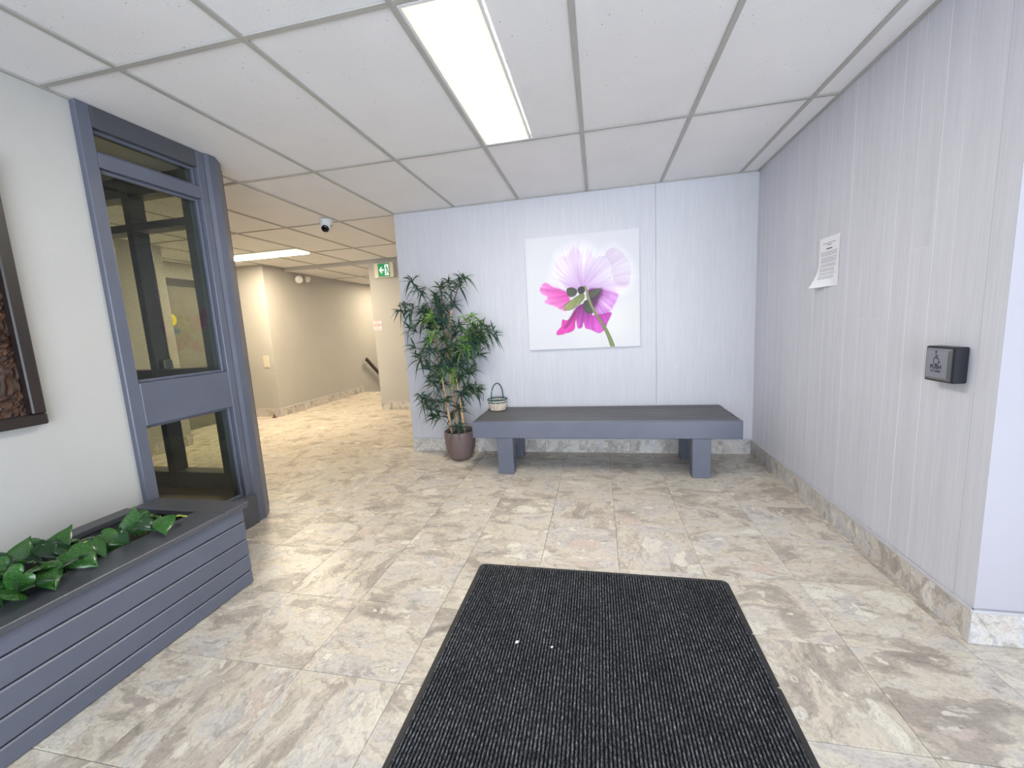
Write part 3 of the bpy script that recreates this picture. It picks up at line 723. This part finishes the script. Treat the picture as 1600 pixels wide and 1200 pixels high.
# ------------------------------------------------------------------ DOME CAMERA
dc = empty('dome_camera', (-2.57, 3.74, H), 'small white security camera hanging from the ceiling near the hall opening', 'camera')
bm = B(); rg = lathe(bm, [(.058,-.004),(.060,-.02),(.058,-.05),(.052,-.062)], (-2.57,3.74,H), 28); bm.faces.new(rg[0]); bm.faces.new(rg[-1][::-1]); done(bm, 'mount_base', MT['white'], dc, True)
bm = B(); bmesh.ops.create_uvsphere(bm, u_segments=28, v_segments=18, radius=.050, matrix=Matrix.Translation((-2.57,3.725,H-.075))); done(bm, 'camera_ball', MT['white'], dc, True)
ld = Vector((.30,-.72,-.55)).normalized(); q = ld.to_track_quat('Z', 'Y').to_matrix().to_4x4(); q.translation = Vector((-2.57,3.725,H-.075))
bm = B(); rg = lathe(bm, [(.034,.028),(.034,.047),(.030,.051),(.012,.053)], (0,0,0), 28); bm.faces.new(rg[-1]); bm.transform(q); done(bm, 'camera_lens', MT['lens'], dc, True)

# ------------------------------------------------------------------ EXIT SIGN
ex = empty('exit_sign', (-3.16, 5.92, 2.17), 'green running man exit sign with left arrow high on the hall pillar', 'sign')
box('sign_housing', (-3.335, 5.905, 2.065), (-3.01, 5.949, 2.285), MT['cream'], ex, .006)
box('green_face', (-3.262, 5.899, 2.078), (-3.075, 5.904, 2.272), MT['exitgreen'], ex, .001)
bm = B(); y = 5.8975
def fpoly(bm, pts, y): bm.faces.new([bm.verts.new((x, y, z)) for x, z in pts])
fpoly(bm, [(-3.245,2.175),(-3.205,2.225),(-3.190,2.212),(-3.208,2.188),(-3.165,2.188),(-3.165,2.162),(-3.208,2.162),(-3.190,2.138),(-3.205,2.125)], y)
done(bm, 'arrow', MT['exitwhite'], ex)
bm = B(); fpoly(bm, [(-3.150,2.095),(-3.085,2.095),(-3.085,2.255),(-3.150,2.255)], y); done(bm, 'pictogram_panel', MT['exitwhite'], ex)
bm = B(); y = 5.8965
bmesh.ops.create_circle(bm, cap_ends=True, radius=.010, segments=14, matrix=Matrix.Translation((-3.124, y, 2.232)) @ Matrix.Rotation(math.pi/2, 4, 'X'))
for a, b, w_s in (((-3.120,2.218),(-3.108,2.170),.010), ((-3.108,2.172),(-3.128,2.140),.007), ((-3.128,2.140),(-3.122,2.108),.006), ((-3.108,2.172),(-3.094,2.140),.007), ((-3.094,2.140),(-3.088,2.120),.006), ((-3.120,2.212),(-3.142,2.192),.005), ((-3.118,2.212),(-3.096,2.196),.005)):
    a = Vector((a[0], 0, a[1])); b = Vector((b[0], 0, b[1])); n_ = (b-a).cross(Vector((0,1,0))).normalized()*w_s
    bm.faces.new([bm.verts.new(Vector((p.x, y, p.z))) for p in (a-n_, b-n_, b+n_, a+n_)])
done(bm, 'running_man', MT['exitgreen'], ex)

# ------------------------------------------------------------------ small red notices on the pillar
for z0, z1, lb in ((1.362,1.432,'upper of the two small red lettered plates on the hall pillar edge'), (1.272,1.350,'lower of the two small red lettered plates on the hall pillar edge')):
    r = empty('notice_plate', (-3.37, 5.945, (z0+z1)/2), lb, 'notice', 'red lettered plates')
    box('plate', (-3.445, 5.944, z0), (-3.32, 5.949, z1), MT['paper'], r, .001)
    bm = B()
    for k_ in range(3): bx(bm, (-3.435, 5.9435, z1-.018-k_*.021), (-3.33-.015*(k_ % 2), 5.9438, z1-.010-k_*.021))
    bx(bm, (-3.445,5.9435,z1-.005), (-3.32,5.9438,z1-.001)); bx(bm, (-3.445,5.9435,z0+.001), (-3.32,5.9438,z0+.005))
    done(bm, 'red_lettering', MT['red'], r)

# ------------------------------------------------------------------ wall plate, emergency lamp, wedge, handrail
sw = empty('wall_plate', (-5.09, 5.49, .88), 'blank cream cover plate on the hall end wall', 'wall plate')
box('plate', (-5.145, 5.490, .79), (-5.045, 5.4995, .975), MT['cream'], sw, .003)
for z in (.81, .955):
    bm = B(); bmesh.ops.create_uvsphere(bm, u_segments=8, v_segments=6, radius=.005, matrix=Matrix.Translation((-5.095, 5.489, z))); done(bm, 'screw', MT['steel'], sw)
el = empty('emergency_lamp', (-4.94, 6.25, 2.2), 'white twin head emergency lamp high on the hall wall', 'lamp')
box('lamp_base', (-4.949, 6.22, 2.18), (-4.925, 6.34, 2.25), MT['cream'], el, .004)
for yy, zz, rd, dr in ((6.17, 2.19, .065, Vector((.75,-.62,-.25))), (6.38, 2.215, .055, Vector((.8,-.1,-.4)))):
    dr.normalize(); q = dr.to_track_quat('Z','Y').to_matrix().to_4x4(); q.translation = Vector((-4.87, yy, zz))
    bm = B(); rg = lathe(bm, [(.012,-.055),(.035,-.045),(rd*.9,-.01),(rd,.02),(rd*.96,.028)], (0,0,0), 24); bm.faces.new(rg[0][::-1]); bm.transform(q); hd = done(bm, 'lamp_head', MT['cream'], el, True)
    bm = B(); rg = lathe(bm, [(rd*.95,.024),(rd*.7,.034),(rd*.3,.038)], (0,0,0), 24); bm.faces.new(rg[-1]); bm.transform(q); done(bm, 'lamp_glass', MT['white'], hd, True)
bm = B(); prism(bm, [(-5.05,5.40),(-4.99,5.38),(-4.97,5.44)], 0.0005, .012)
bmesh.ops.create_cone(bm, cap_ends=True, segments=10, radius1=.022, radius2=.004, depth=.05, matrix=Matrix.Translation((-5.01,5.41,.037)))
tag(done(bm, 'door_stop', MT['brown']), 'tiny brown door stop on the floor at the hall corner', 'door stop')
hr = empty('handrail', (-4.88, 8.4, .4), 'dark sloping handrail of the stairs on the hall wall', 'handrail')
bm = B()
a = Vector((-4.87, 7.95, .70)); b = Vector((-4.87, 9.35, -.38)); d_ = (b-a).normalized(); n_ = Vector((1,0,0)).cross(d_).normalized()
vs = []
for p in (a, b):
    for sx_, sn in ((-.022,-.035),(.022,-.035),(.022,.035),(-.022,.035)): vs.append(bm.verts.new(p+Vector((sx_,0,0))+n_*sn))
for k_ in range(4): bm.faces.new((vs[k_], vs[(k_+1)%4], vs[4+(k_+1)%4], vs[4+k_]))
bm.faces.new(vs[:4][::-1]); bm.faces.new(vs[4:]); bmesh.ops.bevel(bm, geom=bm.edges[:], offset=.008, segments=2, affect='EDGES')
done(bm, 'rail_bar', MT['rail'], hr)
for s_ in (.03, .6, .95):
    p = a+(b-a)*s_
    bm = B(); tube(bm, [p+Vector((0,0,-.03)), p+Vector((-.01,0,-.075)), Vector((-4.949, p.y, p.z-.085))], .009); done(bm, 'rail_bracket', MT['steel'], hr, True)

# ------------------------------------------------------------------ PUSH BUTTON
pbn = empty('door_push_button', (1.27, 1.83, .995), 'black and steel accessible door push button box on the plank wall', 'button')
box('button_housing', (1.2455, 1.760, .930), (1.2925, 1.892, 1.062), MT['black'], pbn, .004)
bm = B()
pl = [(1.2452,1.767,.937),(1.2452,1.885,.937),(1.2452,1.885,1.055),(1.2452,1.767,1.055)]; pf = [(1.2385,1.778,.946),(1.2385,1.876,.946),(1.2385,1.876,1.046),(1.2385,1.778,1.046)]
A_ = [bm.verts.new(p) for p in pl]; F_ = [bm.verts.new(p) for p in pf]
for k_ in range(4): bm.faces.new((A_[k_], A_[(k_+1)%4], F_[(k_+1)%4], F_[k_]))
bm.faces.new(F_); bm.faces.new(A_[::-1]); bmesh.ops.recalc_face_normals(bm, faces=bm.faces[:])
sp_ = done(bm, 'steel_plate', MT['steel'], pbn)
def wm(cy, cz, x=1.2383): return Matrix(((0,0,-1,x),(-1,0,0,cy),(0,1,0,cz),(0,0,0,1)))
text_mesh('PUSH', .022, wm(1.829, .979), 'lettering', MT['ink'], sp_, .0006)
text_mesh('TO OPEN', .011, wm(1.829, .966), 'lettering', MT['ink'], sp_, .0002)
bm = B()
def strip(pts, w):  # flat ribbon in local xy
    for p, q_ in zip(pts[:-1], pts[1:]):
        p = Vector((*p,0)); q2 = Vector((*q_,0)); n_ = (q2-p).cross(Vector((0,0,1))).normalized()*w/2; e_ = (q2-p).normalized()*w*.3
        bm.faces.new([bm.verts.new(v_) for v_ in (p-n_-e_, q2-n_+e_, q2+n_+e_, p+n_-e_)])
arc = [(.013*math.cos(math.radians(a_)), .013*math.sin(math.radians(a_))) for a_ in range(110, 350, 15)]
strip(arc, .003); strip([(-.003,.026),(-.001,.010),(.009,.009),(.014,-.006),(.019,-.004)], .0036); strip([(-.002,.018),(.008,.018)], .003)
bmesh.ops.create_circle(bm, cap_ends=True, radius=.0042, segments=14, matrix=Matrix.Translation((-.003,.033,0)))
bm.transform(wm(1.829, 1.009)); done(bm, 'wheelchair_symbol', MT['ink'], sp_)

# ------------------------------------------------------------------ PAPER NOTICE
pn = empty('paper_notice', (1.285, 2.73, 1.49), 'white printed letter size notice taped on the plank wall', 'notice')
bm = B(); nn = 14; grid = []
def ppos(u, v_):   # u 0..1 from far (left in the photo) to near, v 0..1 bottom to top
    y = 2.832-.208*u; z = 1.352+.277*v_+.0*u
    curl = max(0, (1-v_)-.45)**2*max(0, 1-u*1.4)**1.5*.16+.0008
    return Vector((1.2915-curl, y+curl*.15, z))
for a in range(nn+1): grid.append([bm.verts.new(ppos(a/nn, b/nn)) for b in range(nn+1)])
for a in range(nn):
    for b in range(nn): bm.faces.new((grid[a][b], grid[a][b+1], grid[a+1][b+1], grid[a+1][b]))
ps = done(bm, 'paper_sheet', MT['paper'], pn, True)
bmA, bmB = B(), B()
def dash(bm, u0, u1, v0, hgt):
    n_ = 6; off = Vector((-.0009,0,0)); lo, hi = [], []
    for k_ in range(n_+1):
        u = u0+(u1-u0)*k_/n_; lo.append(bm.verts.new(ppos(u, v0)+off)); hi.append(bm.verts.new(ppos(u, v0+hgt)+off))
    for k_ in range(n_): bm.faces.new((lo[k_], hi[k_], hi[k_+1], lo[k_+1]))
dash(bmA, .18, .82, .875, .008); dash(bmA, .40, .62, .835, .012); dash(bmA, .36, .66, .755, .020)
vv = .70
for para in ((.10,.92,4), (.12,.90,5), (.12,.88,3), (.12,.80,3), (.14,.84,2), (.14,.78,3)):
    for k_ in range(para[2]):
        u = para[0]
        while u < para[1]-.02:
            w_d = random.uniform(.04,.13); dash(bmB, u, min(u+w_d, para[1]-random.uniform(0,.03)), vv, .009); u += w_d+.02
        vv -= .0235
    vv -= .018
done(bmA, 'heading_print', MT['ink'], ps); done(bmB, 'body_print', MT['greyink'], ps)

# ------------------------------------------------------------------ BASKET
bk = empty('wicker_basket', (-.945, 3.70, .449), 'small natural wicker basket with teal rim and handle on the left end of the bench', 'basket')
bc = Vector((-.945, 3.70, .4505)); Hh = .098
rad_ = lambda z: .066+.022*(z/Hh)
NS = 20
bm = B()
for k_ in range(NS):
    a_ = 2*math.pi*k_/NS
    tube(bm, [bc+Vector((rad_(z)*math.cos(a_), rad_(z)*math.sin(a_), z)) for z in (0, Hh*.5, Hh)], .0022, 5)
done(bm, 'basket_stakes', MT['wicker'], bk, True)
for lv in range(8):
    z = .006+lv*.0115; bm = B(); pts = []
    for k_ in range(NS*4+1):
        a_ = 2*math.pi*k_/(NS*4); rr_ = rad_(z)+.0042*math.cos(a_*NS/2+lv*math.pi)
        pts.append(bc+Vector((rr_*math.cos(a_), rr_*math.sin(a_), z)))
    tube(bm, pts, .0048, 6, False); done(bm, 'woven_strand', MT['wicker'] if lv not in (6,) else MT['teal'], bk, True)
bm = B(); bmesh.ops.create_circle(bm, cap_ends=True, radius=.066, segments=24, matrix=Matrix.Translation(bc+Vector((0,0,.003)))); done(bm, 'basket_bottom', MT['wicker'], bk)
bm = B(); tube(bm, [bc+Vector(((.091)*math.cos(2*math.pi*k_/40), .091*math.sin(2*math.pi*k_/40), Hh+.003)) for k_ in range(41)], .0058, 8, False); done(bm, 'rim', MT['teal'], bk, True)
bm = B(); hdv = Vector((.44,.90,0)).normalized(); pts = []
for k_ in range(25):
    a_ = math.pi*k_/24; pts.append(bc+hdv*(-.088*math.cos(a_))+Vector((0,0,Hh-.012+.165*math.sin(a_)**.8)))
tube(bm, pts, .0055, 8); done(bm, 'handle', MT['teal'], bk, True)

# ------------------------------------------------------------------ BAMBOO PLANT
pc = Vector((-1.305, 3.60, 0))
bp_ = empty('potted_bamboo', pc, 'tall artificial bamboo with three canes in a brown pot beside the bench', 'plant')
bm = B(); rg = lathe(bm, [(.0,.002),(.080,.002),(.098,.02),(.118,.06),(.134,.11),(.143,.17),(.146,.24),(.146,.275),(.142,.279),(.136,.275),(.134,.24)], pc, 40); done(bm, 'pot', MT['pot'], bp_, True)
bm = B(); rg = lathe(bm, [(.135,.238),(.08,.246),(.03,.248)], pc, 24); bm.faces.new(rg[-1]); done(bm, 'potting_soil', MT['soil'], bp_)
canes = []
def cane(pts, r):
    bm = B(); P_ = [Vector(p) for p in pts]; fine = []; rr2 = []
    for i in range(len(P_)-1):
        n_ = 14
        for k_ in range(n_):
            fine.append(P_[i].lerp(P_[i+1], k_/n_)); 
    fine.append(P_[-1])
    for i in range(len(fine)): rr2.append(r*(1.22 if i % 5 == 0 else 1.0)*(1-.25*i/len(fine)))
    tube(bm, fine, rr2, 10); c_ = done(bm, 'bamboo_cane', MT['cane'], bp_, True); canes.append((c_, fine))
cane([(-1.378,3.59,.235),(-1.436,3.60,.725),(-1.492,3.62,1.20),(-1.52,3.64,1.40)], .0115)
cane([(-1.322,3.62,.235),(-1.367,3.63,.725),(-1.395,3.64,1.285),(-1.39,3.65,1.42)], .0115)
cane([(-1.246,3.58,.235),(-1.300,3.60,.782),(-1.352,3.63,1.25),(-1.31,3.64,1.40)], .0125)
SP = [[-1.545,1.58],[-1.63,1.671],[-1.313,1.648],[-1.206,1.64],[-1.157,1.664],[-1.682,1.458],[-1.736,1.42],[-1.55,1.392],[-1.435,1.431],[-1.383,1.313],[-1.599,1.325],[-1.523,1.263],[-1.11,1.326],[-1.038,1.249],[-0.97,1.206],[-0.902,1.163],[-1.064,1.126],[-1.131,1.186],[-1.753,1.246],[-1.687,1.066],[-1.586,1.12],[-1.497,1.058],[-1.345,1.022],[-1.242,1.076],[-1.16,1.044],[-1.074,0.983],[-1.663,0.976],[-1.576,0.883],[-1.448,0.897],[-1.346,0.846],[-1.243,0.902],[-1.144,0.84],[-1.544,0.732],[-1.446,0.699],[-1.318,0.727],[-1.197,0.694],[-1.664,0.613],[-1.57,0.581],[-1.411,0.578],[-1.252,0.618],[-1.127,0.651],[-1.519,0.427],[-1.611,0.489],[-1.312,0.486],[-1.394,0.395],[-1.286,0.333],[-1.48,1.53],[-1.40,1.60],[-1.30,1.45],[-1.45,1.34],[-1.20,1.25],[-1.28,1.18],[-1.38,1.14],[-1.47,1.18],[-1.10,1.09],[-1.02,1.12],[-1.45,1.44],[-1.38,1.40],[-1.52,1.40],[-1.42,1.25],[-1.33,1.30],[-1.50,1.30],[-1.36,1.05],[-1.28,.95],[-1.42,.98],[-1.20,1.0],[-1.16,1.12],[-1.10,1.22],[-1.05,1.18],[-1.33,.90],[-1.48,.80],[-1.24,.80]]
def blade(bm, base, d, L, w, droop, nrm):
    side = d.cross(nrm).normalized(); prev = None; n_ = 5
    prof = [.25, .85, 1.0, .72, .36, 0.0]
    for k_ in range(n_+1):
        s_ = k_/n_; p = base+d*(L*s_)+Vector((0,0,-droop*s_*s_*L)); p.y = min(p.y, 3.825)
        if p.z < .78: p.x = min(p.x, -1.055-.02*(p.z < .6))
        hw = w*.5*prof[k_]
        if k_ < n_: cur = [bm.verts.new(p-side*hw+nrm*hw*.35), bm.verts.new(p), bm.verts.new(p+side*hw+nrm*hw*.35)]
        else: cur = [bm.verts.new(p)]
        for v_ in cur: v_.co.y = min(v_.co.y, 3.828)
        if prev:
            if len(cur) == 3:
                bm.faces.new((prev[0], prev[1], cur[1], cur[0])); bm.faces.new((prev[1], prev[2], cur[2], cur[1]))
            else: bm.faces.new((prev[0], prev[1], cur[0])); bm.faces.new((prev[1], prev[2], cur[0]))
        prev = cur
for i, (x, z) in enumerate(SP):
    y = 3.55+random.uniform(-.10, .14); x += random.uniform(-.01,.01)
    tip = Vector((x, y, z))
    best = min(((p-tip).length+abs(p.z-(z-.14))*1.2, ci, p) for ci, (c_, fine) in enumerate(canes) for p in fine)
    c_, p0 = canes[best[1]][0], best[2]
    mid = (p0+tip)/2+Vector((0,0,.03))
    bm = B(); tube(bm, [p0, mid, tip], [.0028,.0022,.0014], 5); br = done(bm, 'branch', MT['twig'], bp_, True)
    bm = B(); out = (tip-p0); out.z += .05
    if out.length < .05: out = Vector((random.uniform(-1,1), -.5, .5))
    out.normalize()
    for cl_ in range(2):
        c0 = tip if cl_ == 0 else mid.lerp(tip, .45)
        for k_ in range(15 if cl_ == 0 else 9):
            d_ = Vector((random.gauss(0,1), random.gauss(0,.75), random.gauss(0.1,.8))).normalized()+out*.55
            d_.normalize(); nr = Vector((random.gauss(0,.5), -.7, 1.0)); nr = (nr-d_*nr.dot(d_)).normalized()
            Lf = random.uniform(.085,.16); blade(bm, c0+Vector((random.uniform(-.012,.012),random.uniform(-.012,.012),random.uniform(-.02,.02))), d_, Lf, random.uniform(.012,.020), random.uniform(.15,.95), nr)
    mm = MT['leaf2'] if i in (12, 17, 24, 29, 34, 49, 53, 66) and random.random() < .75 else (MT['leaf3'] if i % 3 == 0 else MT['leaf1'])
    done(bm, 'leaf_spray', mm, br)

# ------------------------------------------------------------------ POTHOS VINES IN THE PLANTER
def heart(name, mm):
    me = bpy.data.meshes.new(name)
    mids = [.0,.01,.03,.10,.22,.36,.52,.68,.84,1.0]
    outl = [(-.04,.03),(-.13,.16),(-.13,.30),(-.03,.43),(.14,.48),(.34,.45),(.54,.34),(.72,.21),(.88,.08),(1.0,0)]
    v_ = []; f_ = []
    for ms, (ox, oy) in zip(mids, outl):
        dr = -.20*ms*ms; dro = -.20*max(ox,0)**2
        v_ += [(ms, 0, dr-.02), ((ms+ox)/2, oy*.55, (dr+dro)/2+.045), (ox, oy, dro-.02-.05*oy), ((ms+ox)/2, -oy*.55, (dr+dro)/2+.045), (ox, -oy, dro-.02-.05*oy)]
    for i in range(len(mids)-1):
        a, b = i*5, (i+1)*5
        for p, q_ in ((0,1),(1,2)): f_.append((a+p, b+p, b+q_, a+q_))
        for p, q_ in ((0,3),(3,4)): f_.append((a+p, a+q_, b+q_, b+p))
    me.from_pydata(v_, [], f_); me.materials.append(MT[mm]); me.polygons.foreach_set('use_smooth', [True]*len(me.polygons)); me.validate(); return me
LM = [heart('leaf', 'vine'), heart('leaf', 'vinedark'), heart('leaf', 'vinelime')]
PL = [[-2.122,1.025,0.5,0.0,0.57,0.82,0.09],[-2.139,1.124,0.47,-0.94,0.32,-0.08,0.13],[-2.082,1.115,0.5,0.0,0.65,0.76,0.1],[-2.148,1.075,0.47,0.87,0.23,-0.43,0.1],[-2.092,1.036,0.47,0.84,-0.31,-0.44,0.1],[-2.098,0.96,0.47,0.79,0.09,-0.61,0.11],[-1.992,0.912,0.47,0.93,0.02,-0.37,0.11],[-1.92,0.928,0.47,-0.93,-0.09,-0.36,0.12],[-1.842,0.93,0.47,0.91,-0.27,-0.32,0.12],[-1.87,0.995,0.47,-0.9,-0.23,-0.36,0.11],[-1.854,1.038,0.47,0.91,0.1,-0.4,0.12],[-1.897,1.085,0.47,0.48,0.36,-0.8,0.06],[-1.98,1.085,0.47,0.12,0.79,-0.61,0.1],[-2.044,1.068,0.47,0.87,0.07,-0.48,0.1],[-2.012,1.158,0.47,-0.93,0.35,-0.1,0.11],[-1.987,1.18,0.47,-0.52,0.82,-0.26,0.1],[-1.873,1.106,0.47,0.75,0.03,-0.66,0.08],[-1.909,1.169,0.47,0.83,0.25,-0.5,0.09],[-1.916,1.219,0.47,-0.95,0.24,-0.21,0.09],[-1.852,1.175,0.47,0.43,0.3,-0.85,0.06],[-1.938,1.269,0.5,0.0,0.28,0.96,0.11],[-1.992,1.312,0.47,-0.92,0.0,-0.39,0.09],[-2.013,1.359,0.47,0.92,-0.23,-0.31,0.08],[-1.957,1.377,0.47,-0.66,0.73,-0.17,0.08],[-1.882,1.288,0.47,0.82,0.23,-0.52,0.08],[-1.816,1.295,0.47,0.74,-0.6,-0.31,0.1],[-1.829,1.389,0.47,-0.6,0.77,-0.2,0.06],[-1.885,0.856,0.47,-0.59,-0.42,-0.69,0.12],[-1.828,0.85,0.47,-0.44,0.8,-0.4,0.12],[-1.834,0.903,0.47,-0.83,0.53,-0.19,0.1],[-1.956,0.881,0.47,-0.94,0.3,-0.13,0.12],[-1.986,1.006,0.47,-0.63,0.71,-0.32,0.09],[-1.994,0.941,0.47,-0.62,0.74,-0.25,0.1],[-2.005,0.882,0.47,-0.52,-0.49,-0.7,0.12],[-1.888,0.817,0.47,0.61,0.23,-0.76,0.12]]
lime = {11, 26}; dark_i = {13, 18, 5, 12, 31, 24}
groups = [('green pothos vine nearest the left edge of the photo in the planter', -1, .97, (-2.0,.85,.38)), ('largest green pothos vine with upright leaves in the middle of the planter', .97, 1.2, (-2.02,1.09,.38)), ('small green pothos vine at the far end of the planter by the grey screen', 1.2, 3, (-1.97,1.36,.38))]
extra = []
for k_ in range(16): extra.append([random.uniform(-2.12,-1.88), random.uniform(.45,.86), .455, random.uniform(-1,1), random.uniform(-1,1), -.3, random.uniform(.09,.12)])
for k_ in range(10): extra.append([random.uniform(-2.1,-1.93), random.uniform(.9,1.2), .425, random.uniform(-1,1), random.uniform(-1,1), -.2, random.uniform(.07,.1)])
for lb, ya, yb, rt in groups:
    root = empty('pothos_plant', rt, lb, 'plant', 'pothos vines in the planter')
    sb = B()
    for i, L in enumerate(PL+extra):
        if not (ya <= L[1] < yb): continue
        c = Vector(L[:3]); d_ = Vector(L[3:6]).normalized(); ln = L[6]*.98
        view = (Vector((0,0,1.22))-c).normalized()
        nr = Vector((0,0,1))*.8+view*.6+Vector((random.gauss(0,.25), random.gauss(0,.25), 0))
        nr = (nr-d_*nr.dot(d_)).normalized(); sd = nr.cross(d_)
        base = c-d_*ln*.5
        mt_ = Matrix(((d_.x*ln, sd.x*ln*.85, nr.x*ln, base.x), (d_.y*ln, sd.y*ln*.85, nr.y*ln, base.y), (d_.z*ln, sd.z*ln*.85, nr.z*ln, base.z), (0,0,0,1)))
        mi = 2 if i in lime else (1 if (i in dark_i or i % 5 == 4) else 0)
        o = bpy.data.objects.new('leaf', LM[mi]); COL.objects.link(o); o.parent = root
        o.matrix_local = Matrix.Translation(-Vector(rt)) @ mt_
        foot = Vector((max(-2.2, min(-1.95, (base.x+rt[0])/2)), (base.y+rt[1])/2, .375))
        tube(sb, [foot, (foot+base)/2+Vector((0,0,.03)), base], [.0022,.0019,.0014], 5, False)
    done(sb, 'stems', MT['vinestem'], root, True)
print('tiles', ntile)
